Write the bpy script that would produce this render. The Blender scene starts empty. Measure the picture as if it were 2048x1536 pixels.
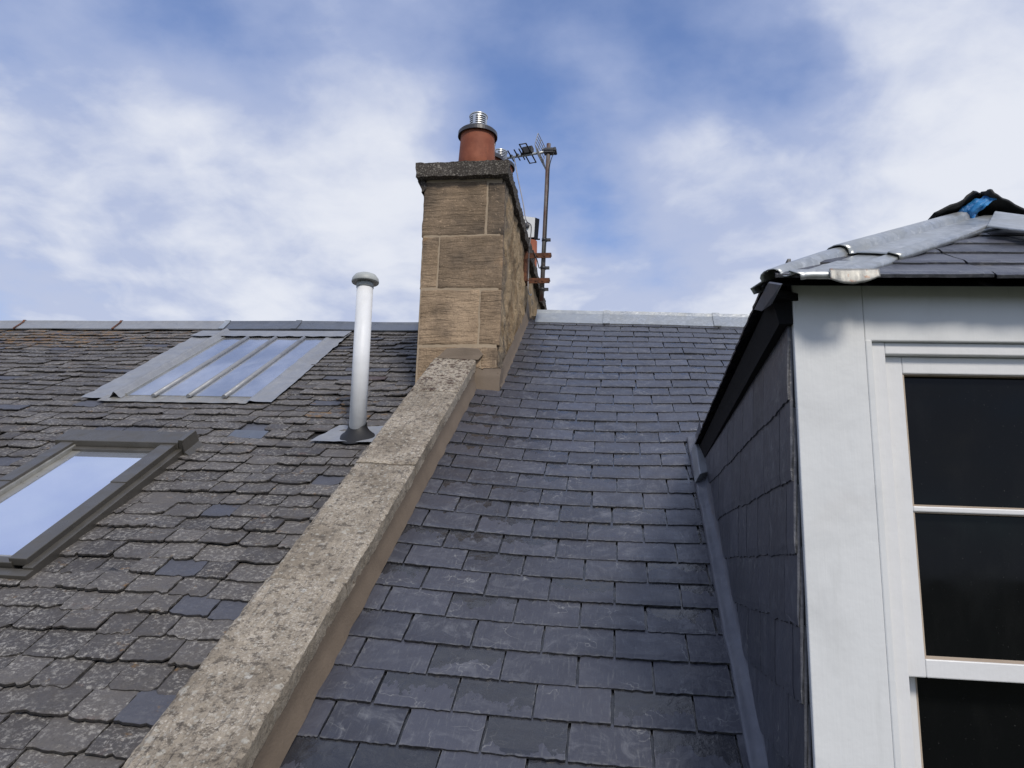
import bpy, math, random
from mathutils import Vector as V, noise
random.seed(11)
sc = bpy.context.scene
R = random.random
def rr(a, b): return a + (b - a) * random.random()

# ------------------------------------------------------------------ camera
FPX = 1600.0                                    # focal length in photo pixels (photo 2048 x 1536)
ROT = [V((0.9921571, -0.0015703, -0.1249872)),  # rows: world x, y, z from camera right, up, forward
       V((0.1216433, -0.2179403, 0.9683516)),
       V((0.0287603, 0.9759608, 0.2160400))]
def rot(c): return V((ROT[0].dot(c), ROT[1].dot(c), ROT[2].dot(c)))
cam = bpy.data.cameras.new("camera"); camo = bpy.data.objects.new("camera", cam)
sc.collection.objects.link(camo); sc.camera = camo
cam.sensor_width = 36.0; cam.lens = FPX / 2048 * 36.0
cam.clip_start = 0.02; cam.clip_end = 5000
from mathutils import Matrix
camo.matrix_world = Matrix([[ROT[i][0], ROT[i][1], -ROT[i][2], 0] for i in range(3)] + [[0, 0, 0, 1]])

# ------------------------------------------------------------------ light, sky, exposure
sc.view_settings.view_transform = 'Standard'; sc.view_settings.look = 'None'
sc.view_settings.gamma = 1; sc.view_settings.exposure = 0.0
SUN = V((0.31, -0.68, 0.66)).normalized()       # towards the sun
sl = bpy.data.lights.new("sun", 'SUN'); sl.energy = 2.5; sl.angle = math.radians(12); sl.color = (1.0, 0.93, 0.83)
so = bpy.data.objects.new("sun", sl); sc.collection.objects.link(so)
so.rotation_euler = SUN.to_track_quat('Z', 'Y').to_euler()

def ray(x, y): return rot(V(((x - 1024) / FPX, (768 - y) / FPX, 1.0)))

class NT:
    """small node-tree helper"""
    def __init__(s, tree): s.t = tree; s.n = tree.nodes; s.l = tree.links
    def new(s, t, **k):
        n = s.n.new(t)
        for a, b in k.items(): setattr(n, a, b)
        return n
    def put(s, sock, v):
        if isinstance(v, bpy.types.NodeSocket): s.l.new(v, sock)
        elif v is not None:
            if hasattr(sock.default_value, '__len__') and not hasattr(v, '__len__'): v = (v,) * len(sock.default_value)
            if hasattr(sock.default_value, '__len__') and len(sock.default_value) == 4 and len(v) == 3: v = tuple(v) + (1,)
            sock.default_value = v
    def math(s, op, a, b=None, c=None, clamp=False):
        n = s.new('ShaderNodeMath', operation=op, use_clamp=clamp)
        s.put(n.inputs[0], a)
        if b is not None: s.put(n.inputs[1], b)
        if c is not None: s.put(n.inputs[2], c)
        return n.outputs[0]
    def vmath(s, op, a, b=None):
        n = s.new('ShaderNodeVectorMath', operation=op); s.put(n.inputs[0], a)
        if b is not None: s.put(n.inputs[1], b)
        return n.outputs['Value'] if op in ('DOT_PRODUCT', 'LENGTH') else n.outputs[0]
    def noise(s, vec, scale, detail=4, rough=0.55, dist=0.0):
        n = s.new('ShaderNodeTexNoise'); s.put(n.inputs['Vector'], vec); s.put(n.inputs['Scale'], scale)
        n.inputs['Detail'].default_value = detail; n.inputs['Roughness'].default_value = rough; n.inputs['Distortion'].default_value = dist
        return n.outputs['Fac']
    def noisec(s, vec, scale, detail=3):
        n = s.new('ShaderNodeTexNoise'); s.put(n.inputs['Vector'], vec); s.put(n.inputs['Scale'], scale); n.inputs['Detail'].default_value = detail
        return n.outputs['Color']
    def voro(s, vec, scale, feat='F1'):
        n = s.new('ShaderNodeTexVoronoi', feature=feat); s.put(n.inputs['Vector'], vec); s.put(n.inputs['Scale'], scale)
        return n.outputs['Distance'], n.outputs['Color'] if feat != 'DISTANCE_TO_EDGE' else None
    def step(s, v, a, b):
        n = s.new('ShaderNodeMapRange', interpolation_type='SMOOTHSTEP'); s.put(n.inputs[0], v)
        n.inputs[1].default_value = a; n.inputs[2].default_value = b; n.inputs[3].default_value = 0; n.inputs[4].default_value = 1
        return n.outputs[0]
    def lin(s, v, a, b, c, d):
        n = s.new('ShaderNodeMapRange'); s.put(n.inputs[0], v)
        for i, q in enumerate((a, b, c, d)): s.put(n.inputs[1 + i], q)
        return n.outputs[0]
    def mix(s, f, a, b, blend='MIX'):
        n = s.new('ShaderNodeMix', data_type='RGBA', blend_type=blend); s.put(n.inputs[0], f); s.put(n.inputs[6], a); s.put(n.inputs[7], b)
        return n.outputs[2]
    def attr(s, name):
        n = s.new('ShaderNodeAttribute', attribute_name=name); return n
    def sep(s, v):
        n = s.new('ShaderNodeSeparateXYZ'); s.put(n.inputs[0], v); return n.outputs
    def comb(s, x, y, z):
        n = s.new('ShaderNodeCombineXYZ')
        for i, q in enumerate((x, y, z)): s.put(n.inputs[i], q)
        return n.outputs[0]
    def scale(s, v, k):
        n = s.new('ShaderNodeMapping'); s.put(n.inputs[0], v); n.inputs['Scale'].default_value = k; return n.outputs[0]
    def bump(s, h, strength=0.5, dist=0.01, nrm=None):
        n = s.new('ShaderNodeBump'); s.put(n.inputs['Height'], h); n.inputs['Strength'].default_value = strength; n.inputs['Distance'].default_value = dist
        if nrm is not None: s.put(n.inputs['Normal'], nrm)
        return n.outputs[0]

# sky: Nishita blue with broken soft cloud, placed by compass direction and height
w = bpy.data.worlds.new("World"); sc.world = w; w.use_nodes = True
T = NT(w.node_tree); T.n.clear()
sky = T.new('ShaderNodeTexSky', sky_type='NISHITA'); sky.sun_disc = False
sky.sun_elevation = math.asin(SUN.z); sky.sun_rotation = math.atan2(SUN.x, SUN.y); sky.air_density = 1.2; sky.dust_density = 0.2; sky.ozone_density = 3.0
D = T.new('ShaderNodeTexCoord').outputs['Generated']
dz = T.math('MAXIMUM', T.sep(D)[2], 0.0)
inv = T.math('DIVIDE', 1.0, T.math('ADD', dz, 0.22))
P = T.vmath('MULTIPLY', D, T.comb(inv, inv, T.math('MULTIPLY', inv, 0.35)))
warp = T.vmath('SCALE', T.vmath('SUBTRACT', T.noisec(P, 1.6, 3), (0.5, 0.5, 0.5))); warp.node.inputs['Scale'].default_value = 0.55
PW = T.vmath('ADD', P, warp)
big = T.noise(PW, 2.2, 6, 0.48)
fine = T.noise(P, 7.0, 8, 0.52)
# cloud cover by direction: (photo x, photo y, cover)
COV = [(30,60,.40),(175,30,.55),(360,45,.12),(450,20,.4),(650,30,.48),(850,25,.5),(975,50,.28),(1074,25,.22),(1274,30,.42),(1190,95,.18),(1400,75,.32),(1454,100,.08),(1600,30,.72),(1874,50,.62),(2040,40,.75),
 (30,120,.35),(100,150,.68),(200,125,.72),(400,110,.2),(550,100,.36),(625,150,.45),(740,140,.25),(875,100,.42),(1000,200,.12),(1049,200,.02),(1124,140,.45),(1200,150,.58),(1324,100,.15),(1374,150,.35),(1574,165,.08),(1524,140,.12),(1774,125,.66),(1990,140,.85),
 (50,250,.6),(200,225,.88),(350,210,.9),(450,175,.36),(525,225,.25),(560,265,.34),(650,240,.46),(775,240,.68),(860,270,.82),(1074,240,.0),(1109,250,.05),(1200,225,.74),(1274,235,.82),(1324,175,.4),(1424,200,.55),(1549,215,.22),(1650,260,.78),(1874,225,.95),
 (90,350,.82),(225,325,.52),(350,310,.88),(450,290,.95),(550,310,.84),(640,330,.58),(750,350,.72),(1050,300,.4),(1134,320,.3),(1174,300,.36),(1274,350,.88),(1374,350,.95),(1480,300,.8),(1600,350,.85),(1750,350,.98),(1950,330,.95),
 (60,470,.78),(200,440,.98),(330,410,.55),(480,400,.9),(600,430,.95),(750,450,.7),(1074,400,.45),(1139,395,.08),(1199,405,.04),(1240,450,.12),(1330,430,.75),(1450,440,.8),(1549,435,.48),(1700,440,.8),(1850,400,.85),
 (60,560,.5),(15,600,.22),(200,560,.7),(350,540,.55),(500,560,.82),(650,560,.72),(780,560,.8),(1110,470,.7),(1150,490,.55),(1224,500,.0),(1274,525,.0),(1345,560,.1),(1124,560,1.0),(1199,585,.98),(1280,600,.8),(1400,500,.72),(1160,605,1.0),(1230,605,.98),(1095,600,1.0),(1300,625,.95),(1400,625,.95),(1490,615,.95),(1070,500,.6),(1474,575,.9),(130,620,.72),(300,620,.8),(600,625,.85)]
DW = T.vmath('NORMALIZE', T.vmath('ADD', D, T.vmath('MULTIPLY', T.vmath('SUBTRACT', T.noisec(PW, 3.2, 5), (0.5, 0.5, 0.5)), (0.07, 0.07, 0.06))))
num = T.math('ADD', 0.0, 0.55e-5); den = T.math('ADD', 0.0, 1e-5)
for (px_, py_, c_) in COV:
    wgt = T.math('POWER', T.math('MAXIMUM', T.vmath('DOT_PRODUCT', DW, tuple(ray(px_, py_).normalized())), 0.0), 420.0)
    num = T.math('MULTIPLY_ADD', wgt, c_, num); den = T.math('ADD', den, wgt)
acc = T.math('DIVIDE', num, den)
acc = T.math('ADD', acc, T.math('ADD', T.math('MULTIPLY', T.math('SUBTRACT', big, 0.5), 0.75), T.math('MULTIPLY', T.math('SUBTRACT', fine, 0.5), 0.58)))
mask = T.lin(T.step(acc, 0.06, 0.66), 0.0, 1.0, 0.05, 0.99)
white = T.step(T.math('ADD', acc, T.math('MULTIPLY', T.math('SUBTRACT', T.noise(PW, 4.0, 6, 0.55), 0.5), 0.9)), 0.36, 1.05)
hor = T.step(dz, 0.75, 0.18)
white = T.math('MAXIMUM', white, T.math('MULTIPLY', hor, 0.35))
ccol = T.mix(white, (0.36, 0.44, 0.68), (0.79, 0.82, 0.90))
bg1 = T.new('ShaderNodeBackground'); T.l.new(T.mix(1.0, sky.outputs[0], T.mix(T.step(dz, 0.15, 0.75), (0.50, 0.68, 0.96), (0.92, 0.90, 1.08)), 'MULTIPLY'), bg1.inputs[0]); bg1.inputs[1].default_value = 0.15
bg2 = T.new('ShaderNodeBackground'); T.l.new(ccol, bg2.inputs[0]); bg2.inputs[1].default_value = 1.0
ms = T.new('ShaderNodeMixShader'); T.l.new(mask, ms.inputs[0]); T.l.new(bg1.outputs[0], ms.inputs[1]); T.l.new(bg2.outputs[0], ms.inputs[2])
T.l.new(ms.outputs[0], T.new('ShaderNodeOutputWorld').inputs[0])

# ------------------------------------------------------------------ materials
def material(name, fn, disp=None):
    m = bpy.data.materials.new(name); m.use_nodes = True
    t = NT(m.node_tree); b = t.n['Principled BSDF']
    fn(t, b); return m
def setp(t, b, col=None, rough=None, nrm=None, metal=None, ior=None, spec=None):
    if col is not None: t.put(b.inputs['Base Color'], col)
    if rough is not None: t.put(b.inputs['Roughness'], rough)
    if nrm is not None: t.put(b.inputs['Normal'], nrm)
    if metal is not None: t.put(b.inputs['Metallic'], metal)
    if ior is not None: t.put(b.inputs['IOR'], ior)
    if spec is not None: t.put(b.inputs['Specular IOR Level'], spec)
def objc(t): return t.new('ShaderNodeTexCoord').outputs['Object']

def m_new_slate(t, b):
    a = t.attr('tint'); loc = t.attr('loc')
    tr, tg, tb = t.sep(a.outputs['Vector']); lu, lv, lz = t.sep(loc.outputs['Vector'])
    o = objc(t); off = t.comb(t.math('MULTIPLY', tb, 31), t.math('MULTIPLY', tr, 17), t.math('MULTIPLY', tg, 23))
    p = t.vmath('ADD', o, off)
    base = t.mix(tr, (0.018, 0.019, 0.029), (0.056, 0.058, 0.078))
    base = t.mix(t.math('MULTIPLY', t.noise(p, 5, 5, .6), .8), base, (0.055, 0.057, 0.071))
    sm = t.math('MULTIPLY', t.step(t.noise(p, 8, 9, .72, 1.8), .47, .72), t.math('ADD', .18, t.math('MULTIPLY', tg, .72)))
    base = t.mix(t.math('MULTIPLY', sm, .62), base, (0.185, 0.19, 0.205))
    suv = t.comb(t.math('ADD', t.math('MULTIPLY', lu, 30), t.math('MULTIPLY', tb, 50)), t.math('ADD', t.math('MULTIPLY', lv, 2.2), t.math('MULTIPLY', tr, 20)), 0)
    st = t.math('MULTIPLY', t.step(t.noise(suv, 1.0, 6, .75, .6), .52, .74), .46)
    base = t.mix(st, base, (0.20, 0.205, 0.20))
    # fine hairline scratches running any way
    vd, _ = t.voro(t.vmath('ADD', t.scale(p, (1, 1, 1)), t.vmath('MULTIPLY', t.noisec(p, 9, 4), (.25, .25, .25))), 7, 'DISTANCE_TO_EDGE')
    hair = t.math('MULTIPLY', t.math('SUBTRACT', 1, t.step(vd, 0.0, 0.018)), t.step(t.noise(p, 6, 3), .5, .62))
    base = t.mix(t.math('MULTIPLY', hair, .6), base, (0.27, 0.27, 0.26))
    sp = t.step(t.noise(p, 210, 2, .5), .70, .80)
    base = t.mix(t.math('MULTIPLY', sp, .22), base, (0.22, 0.22, 0.22))
    # damp patches hanging from the course above
    nw = t.noise(t.comb(t.math('ADD', t.math('MULTIPLY', lu, 3.5), t.math('MULTIPLY', tb, 40)), t.math('MULTIPLY', lv, 1.2), tr), 1.0, 5, .6)
    wet = t.step(t.math('ADD', t.math('ADD', lv, t.math('MULTIPLY', nw, 1.9)), t.math('MULTIPLY', t.math('SUBTRACT', lz, 1), 1.6)), 1.72, 1.75)
    base = t.mix(t.math('MULTIPLY', wet, .75), base, (0.016, 0.017, 0.020))
    edge = t.math('MAXIMUM', t.step(t.math('ABSOLUTE', t.math('SUBTRACT', lu, .5)), .482, .50), t.math('MULTIPLY', t.step(lv, .06, .0), t.step(lv, -.03, -.01)))
    base = t.mix(t.math('MULTIPLY', edge, t.math('MULTIPLY', t.math('MULTIPLY', .5, t.step(lz, .3, .4)), t.step(t.noise(p, 45, 3), .45, .6))), base, (0.16, 0.16, 0.155))
    base = t.mix(t.math('MULTIPLY', t.step(lv, 1.03, 1.12), .9), base, (0.006, 0.006, 0.007))  # covered heads painted near black, so joints read as shaded gaps
    base = t.mix(t.step(lv, -.02, -.10), base, t.mix(t.step(t.noise(p, 60, 4, .7), .5, .7), (0.008, 0.008, 0.010), (0.05, 0.05, 0.055)))  # rough broken edges, darkened further to paint a shade line below each course
    h = t.math('ADD', t.noise(p, 22, 8, .62, .6), t.math('MULTIPLY', t.noise(p, 5, 3), 1.4))
    rough = t.mix(wet, t.lin(t.noise(p, 11, 4), .3, .7, .30, .50), (.14,) * 3)
    setp(t, b, base, rough, t.bump(h, .5, .006), spec=.75)
def m_old_slate(t, b):
    a = t.attr('tint'); loc = t.attr('loc')
    tr, tg, tb = t.sep(a.outputs['Vector']); lu, lv, lz = t.sep(loc.outputs['Vector'])
    o = objc(t); off = t.comb(t.math('MULTIPLY', tb, 31), t.math('MULTIPLY', tr, 17), t.math('MULTIPLY', tg, 23))
    p = t.vmath('ADD', o, off)
    base = t.mix(tr, (0.052, 0.046, 0.042), (0.140, 0.127, 0.114))
    base = t.mix(t.math('MULTIPLY', t.noise(p, 6, 5, .6), .7), base, (0.076, 0.070, 0.068))
    li = t.math('MULTIPLY', t.step(t.noise(p, 62, 6, .78), .49, .62), t.step(t.noise(p, 7, 5, .65), .34, .60))
    base = t.mix(t.math('MULTIPLY', li, .75), base, (0.40, 0.38, 0.34))
    dk = t.step(t.noise(p, 130, 3, .6), .58, .70)
    base = t.mix(t.math('MULTIPLY', dk, .5), base, (0.022, 0.02, 0.02))
    rd = t.math('MULTIPLY', t.step(t.noise(p, 9, 4, .6), .62, .74), t.step(lv, .45, .0))
    base = t.mix(t.math('MULTIPLY', rd, .45), base, (0.12, 0.06, 0.04))
    clean = t.math('GREATER_THAN', tg, .955)
    base = t.mix(t.math('MULTIPLY', clean, .85), base, t.mix(t.noise(p, 12, 5), (0.060, 0.064, 0.082), (0.095, 0.100, 0.122)))
    purple = t.math('LESS_THAN', tg, .003)
    base = t.mix(t.math('MULTIPLY', purple, .4), base, (0.085, 0.040, 0.042))
    # orange and yellow lichen close under the ridge
    ol = t.math('MULTIPLY', t.step(t.math('ADD', t.noise(p, 14, 5, .65), t.math('MULTIPLY', t.math('SUBTRACT', lz, 1), .5)), .62, .76), .75)
    base = t.mix(ol, base, t.mix(t.noise(p, 40, 2), (0.16, 0.10, 0.025), (0.27, 0.13, 0.03)))
    base = t.mix(t.math('MULTIPLY', t.step(lv, 1.10, 1.22), .85), base, (0.008, 0.007, 0.007))  # shade inside the joints painted in: covered heads go almost black
    base = t.mix(t.math('MULTIPLY', t.step(lv, -.02, -.12), .85), base, (0.014, 0.012, 0.011))  # tail edges coloured dark, a painted shade line under each course
    h = t.math('ADD', t.math('MULTIPLY', t.noise(p, 60, 7, .7, .3), .8), t.math('MULTIPLY', t.noise(p, 9, 5, .6, 1.0), 1.8))
    setp(t, b, base, t.lin(t.noise(p, 20, 3), .3, .7, .45, .75), t.bump(h, .8, .008), spec=.42)
def m_stone(dark, light, tool_axis, period, lichen=0.0, soot=0.0, toolamt=.6):
    def fn(t, b):
        o = objc(t); a = t.attr('tint'); tr, tg, tb = t.sep(a.outputs['Vector'])
        p = t.vmath('ADD', o, t.comb(t.math('MULTIPLY', tb, 9), t.math('MULTIPLY', tr, 7), 0))
        base = t.mix(t.step(t.noise(p, 5, 6, .6), .3, .7), dark, light)
        base = t.mix(t.math('MULTIPLY', tr, .45), base, tuple(c * .72 for c in dark))
        if tool_axis == 'Z': base = t.mix(t.math('MULTIPLY', t.step(tr, .7, 1.0), t.lin(t.noise(p, 6, 5, .6), .3, .65, .25, .95)), base, (0.075, 0.062, 0.05))
        base = t.mix(t.math('MULTIPLY', t.step(t.noise(p, 120, 4, .7), .52, .66), .5), base, tuple(c * .32 for c in dark))
        base = t.mix(t.math('MULTIPLY', t.step(t.noise(p, 70, 3, .7), .58, .72), .45), base, tuple(min(1, c * 1.5) for c in light))
        q_ = {'X': (1 / period, 7, 7), 'Z': (16, 16, 1 / period)}[tool_axis]
        lines = t.step(t.noise(t.scale(p, q_), .55, 4, .55, .3), .36, .58)
        tool = t.math('MULTIPLY', lines, t.step(t.noise(p, 4, 4, .6), .30, .55))
        base = t.mix(t.math('MULTIPLY', t.math('MULTIPLY', t.math('SUBTRACT', 1, lines), t.step(t.noise(p, 11, 4, .6), .35, .6)), toolamt * .24), base, tuple(c * .3 for c in dark))
        if soot:
            base = t.mix(t.math('MULTIPLY', t.step(t.noise(p, 3.2, 5, .6), .47, .68), soot), base, (0.045, 0.040, 0.036))
            base = t.mix(t.math('MULTIPLY', t.step(t.noise(t.vmath('ADD', p, (7, 3, 1)), 5, 5, .6), .60, .74), .5), base, (0.36, 0.20, 0.09))
        if lichen:
            L_ = t.lin(tg, 0, .5, .25, 1.0); wp = t.vmath('ADD', p, t.vmath('MULTIPLY', t.noisec(p, 26, 4), (.02, .02, .02)))
            for sc_, r0, r1, thr, col, k in [(17, .14, .24, .72, (.50, .48, .42), .6), (38, .16, .32, .50, (.46, .44, .38), .7), (75, .16, .36, .45, (.52, .49, .42), .6), (9, .07, .13, .70, (.58, .56, .50), .8)]:
                d, c = t.voro(wp, sc_)
                on = t.math('GREATER_THAN', t.sep(c)[0], thr)
                base = t.mix(t.math('MULTIPLY', t.math('MULTIPLY', t.math('SUBTRACT', 1, t.step(d, r0, r1)), on), t.math('MULTIPLY', L_, k)), base, col)
            base = t.mix(t.math('MULTIPLY', t.step(t.noise(p, 34, 7, .78), .50, .60), t.math('MULTIPLY', L_, .78)), base, (0.080, 0.068, 0.056))
            base = t.mix(t.math('MULTIPLY', t.math('MULTIPLY', t.step(t.noise(p, 105, 4, .7), .54, .62), t.step(t.noise(p, 5, 4), .38, .6)), t.math('MULTIPLY', L_, .6)), base, (0.66, 0.61, 0.52))
            base = t.mix(t.math('MULTIPLY', t.step(t.noise(p, 30, 6, .75), .50, .60), t.step(tg, .62, 1.0)), base, (0.075, 0.048, 0.038))
        h = t.math('ADD', t.math('MULTIPLY', tool, toolamt), t.math('ADD', t.math('MULTIPLY', t.noise(p, 90, 6, .7), .9), t.math('MULTIPLY', t.noise(p, 14, 4), 1.0)))
        setp(t, b, base, .9, t.bump(h, .9 if lichen else .7, .009 if lichen else .007), spec=.25)
    return fn
def m_mortar(col):
    def fn(t, b):
        p = objc(t)
        base = t.mix(t.noise(p, 5, 5, .6), tuple(c * .72 for c in col), tuple(c * 1.18 for c in col))
        base = t.mix(t.math('MULTIPLY', t.step(t.noise(p, 160, 2), .6, .75), .3), base, tuple(c * .6 for c in col))
        base = t.mix(t.math('MULTIPLY', t.step(t.noise(t.scale(p, (9, 9, 2)), 1.4, 5, .6), .55, .75), .4), base, tuple(c * .66 for c in col))
        setp(t, b, base, .88, t.bump(t.math('ADD', t.noise(p, 120, 4), t.math('MULTIPLY', t.noise(p, 9, 4), 2)), .35, .005), spec=.3)
    return fn
def m_rubble(t, b):
    p = objc(t); a = t.attr('tint')
    wp = t.vmath('ADD', t.scale(p, (1, .55, .28)), t.vmath('MULTIPLY', t.noisec(p, 3, 4), (.5, .5, .5)))
    base = t.mix(t.step(t.noise(wp, 5, 6, .65, .8), .3, .68), (0.30, 0.205, 0.115), (0.66, 0.50, 0.31))
    base = t.mix(t.math('MULTIPLY', t.step(t.noise(wp, 3, 4, .6, 1.2), .54, .66), .75), base, (0.125, 0.120, 0.115))
    base = t.mix(t.math('MULTIPLY', t.step(t.noise(t.vmath('ADD', wp, (4, 0, 9)), 4.3, 5, .65, .6), .60, .72), .85), base, (0.055, 0.04, 0.028))
    base = t.mix(t.math('MULTIPLY', t.step(t.noise(p, 60, 5, .75), .53, .66), .5), base, (0.60, 0.47, 0.30))
    base = t.mix(t.math('MULTIPLY', t.step(t.noise(p, 90, 4, .7), .56, .68), .6), base, (0.06, 0.045, 0.03))
    h = t.math('ADD', t.math('MULTIPLY', t.noise(wp, 13, 7, .72, .5), 2.5), t.noise(p, 80, 5, .7))
    setp(t, b, base, .92, t.bump(h, 1.0, .02), spec=.2)
def m_capstone(t, b):
    p = objc(t)
    base = t.mix(t.noise(p, 6, 4), (0.060, 0.052, 0.045), (0.12, 0.105, 0.09))
    base = t.mix(t.math('MULTIPLY', t.step(t.noise(p, 95, 3, .7), .54, .62), .8), base, (0.36, 0.33, 0.28))
    base = t.mix(t.math('MULTIPLY', t.step(t.noise(p, 70, 4, .7), .56, .66), .8), base, (0.02, 0.018, 0.016))
    setp(t, b, base, .95, t.bump(t.math('ADD', t.noise(p, 80, 5, .8), t.noise(p, 22, 4)), 1.0, .016), spec=.2)
def m_paint(col, dirt=.12, rough=.42, brush=True):
    def fn(t, b):
        p = objc(t)
        base = t.mix(t.math('MULTIPLY', t.step(t.noise(p, 5, 5, .6, .5), .45, .75), dirt * 1.6), col, tuple(c * .72 for c in col))
        base = t.mix(t.math('MULTIPLY', t.step(t.noise(t.scale(p, (1, 1, .12)), 26, 4, .6), .58, .78), dirt), base, tuple(c * f for c, f in zip(col, (.60, .60, .58))))
        base = t.mix(t.math('MULTIPLY', t.step(t.noise(p, 3.1, 4, .5, 1.0), .56, .72), dirt), base, tuple(c * f for c, f in zip(col, (.84, .80, .76))))
        h = t.math('ADD', t.math('MULTIPLY', t.noise(t.scale(p, (1, 1, .04)), 90, 4, .6), 0.4 if brush else .15), t.math('MULTIPLY', t.noise(p, 12, 4, .55), 1.6))
        setp(t, b, base, t.lin(t.noise(p, 9, 3), .3, .7, rough - .08, rough + .14), t.bump(h, .35, .004), spec=.45)
    return fn
def m_metal(col, rough=.4, metal=.8, streak=.3, bump=.3, spots=0.0):
    def fn(t, b):
        p = objc(t)
        base = t.mix(t.noise(p, 7, 6, .6, .8), tuple(c * .72 for c in col), tuple(min(1, c * 1.22) for c in col))
        base = t.mix(t.math('MULTIPLY', t.step(t.noise(t.scale(p, (1, 1, 1)), 28, 5, .7), .54, .72), streak), base, tuple(min(1, c * 1.7) for c in col))
        base = t.mix(t.math('MULTIPLY', t.step(t.noise(p, 18, 5, .7), .58, .72), streak), base, tuple(c * .5 for c in col))
        if spots: base = t.mix(t.math('MULTIPLY', t.step(t.noise(p, 60, 4, .7), .56, .66), spots), base, (0.28, 0.13, 0.07))
        setp(t, b, base, t.lin(t.noise(p, 14, 4), .3, .7, max(.05, rough - .14), rough + .16), t.bump(t.math('ADD', t.noise(p, 6, 4), t.math('MULTIPLY', t.noise(p, 60, 4), .15)), bump, .012), metal=metal)
    return fn
def m_rust(t, b):
    p = objc(t)
    base = t.mix(t.step(t.noise(p, 22, 6, .7), .35, .65), (0.050, 0.024, 0.018), (0.17, 0.070, 0.036))
    setp(t, b, base, .85, t.bump(t.noise(p, 90, 5), .6, .004), spec=.3)
def m_pole(t, b):
    p = objc(t)
    base = t.mix(t.step(t.noise(t.scale(p, (1, 1, .35)), 9, 5, .6), .40, .62), (0.20, 0.195, 0.185), (0.11, 0.055, 0.04))
    setp(t, b, base, .6, t.bump(t.noise(p, 80, 4), .3, .003), metal=.3)
def m_terra(t, b):
    p = objc(t)
    base = t.mix(t.step(t.noise(p, 6, 6, .6), .3, .72), (0.20, 0.058, 0.030), (0.34, 0.115, 0.060))
    base = t.mix(t.math('MULTIPLY', t.step(t.noise(t.scale(p, (1, 1, .25)), 14, 5, .6), .58, .74), .6), base, (0.085, 0.034, 0.024))
    base = t.mix(t.math('MULTIPLY', t.step(t.noise(p, 45, 4, .6), .66, .76), .35), base, (0.46, 0.26, 0.17))
    setp(t, b, base, .72, t.bump(t.noise(p, 60, 5), .3, .004), spec=.35)
def m_plain(col, rough=.6, spec=.4, bump=.15, sc_=60):
    def fn(t, b):
        p = objc(t)
        base = t.mix(t.noise(p, 9, 4), tuple(c * .75 for c in col), tuple(min(1, c * 1.2) for c in col))
        setp(t, b, base, rough, t.bump(t.noise(p, sc_, 4), bump, .004), spec=spec)
    return fn
def m_pane(t, b):
    p = objc(t)
    dust = t.math('MULTIPLY', t.step(t.noise(p, 170, 2, .5), .70, .80), .10)
    dust = t.math('ADD', dust, t.math('MULTIPLY', t.step(t.noise(t.scale(p, (1, 1, .4)), 14, 6, .65), .45, .85), .012))
    base = t.mix(dust, (0.0035, 0.0040, 0.0045), (0.30, 0.30, 0.28))
    setp(t, b, base, t.lin(t.noise(p, 12, 4), .3, .7, .03, .10), spec=.2)
def m_roofglass(t, b):
    p = objc(t)
    sm = t.step(t.noise(p, 3, 4, .5, .6), .35, .75)
    setp(t, b, t.mix(sm, (0.74, 0.80, 0.94), (0.80, 0.86, 0.96)), t.lin(t.noise(p, 5, 4), .3, .7, .02, .07), metal=.85)
def m_streakyglass(t, b):
    p = objc(t)
    st = t.noise(t.scale(p, (1.5, .8, .8)), 1.6, 5, .6)  # pale streaks painted into the pane tint imitate reflections
    setp(t, b, t.mix(t.step(st, .35, .7), (0.47, 0.50, 0.55), (0.76, 0.77, 0.79)), t.lin(t.noise(p, 8, 4), .3, .7, .05, .22), metal=.75)
def m_felt(t, b):
    p = objc(t)
    setp(t, b, t.mix(t.noise(p, 8, 5), (0.007, 0.008, 0.008), (0.022, 0.023, 0.024)), .62, t.bump(t.math('ADD', t.noise(p, 14, 5), t.math('MULTIPLY', t.noise(p, 220, 2), .3)), .4, .01), spec=.35)
def m_blue(t, b):
    p = objc(t)
    setp(t, b, t.mix(t.step(t.noise(p, 9, 5, .6, 1.0), .35, .7), (0.015, 0.13, 0.36), (0.05, 0.30, 0.62)), .45, t.bump(t.noise(p, 16, 5, .6, 1.0), .7, .02), spec=.4)
def m_ground(t, b):
    p = objc(t)
    setp(t, b, t.mix(t.noise(p, .15, 6, .6), (0.035, 0.055, 0.02), (0.09, 0.085, 0.06)), .95)
def m_galv(t, b):
    p = objc(t)
    d, c = t.voro(t.vmath('ADD', p, t.vmath('MULTIPLY', t.noisec(p, 20, 3), (.01, .01, .01))), 70)
    base = t.mix(t.sep(c)[0], (0.42, 0.44, 0.44), (0.56, 0.58, 0.58))
    base = t.mix(t.step(t.noise(p, 9, 6, .6, 1.0), .4, .7), base, (0.44, 0.45, 0.43))
    base = t.mix(t.math('MULTIPLY', t.step(t.noise(p, 40, 5, .7), .57, .70), .6), base, (0.72, 0.73, 0.70))
    setp(t, b, base, t.lin(t.noise(p, 10, 4), .3, .7, .28, .50), t.bump(t.math('ADD', t.noise(p, 7, 4), t.math('MULTIPLY', t.noise(p, 45, 3), .2)), .45, .012), metal=.72)

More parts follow.
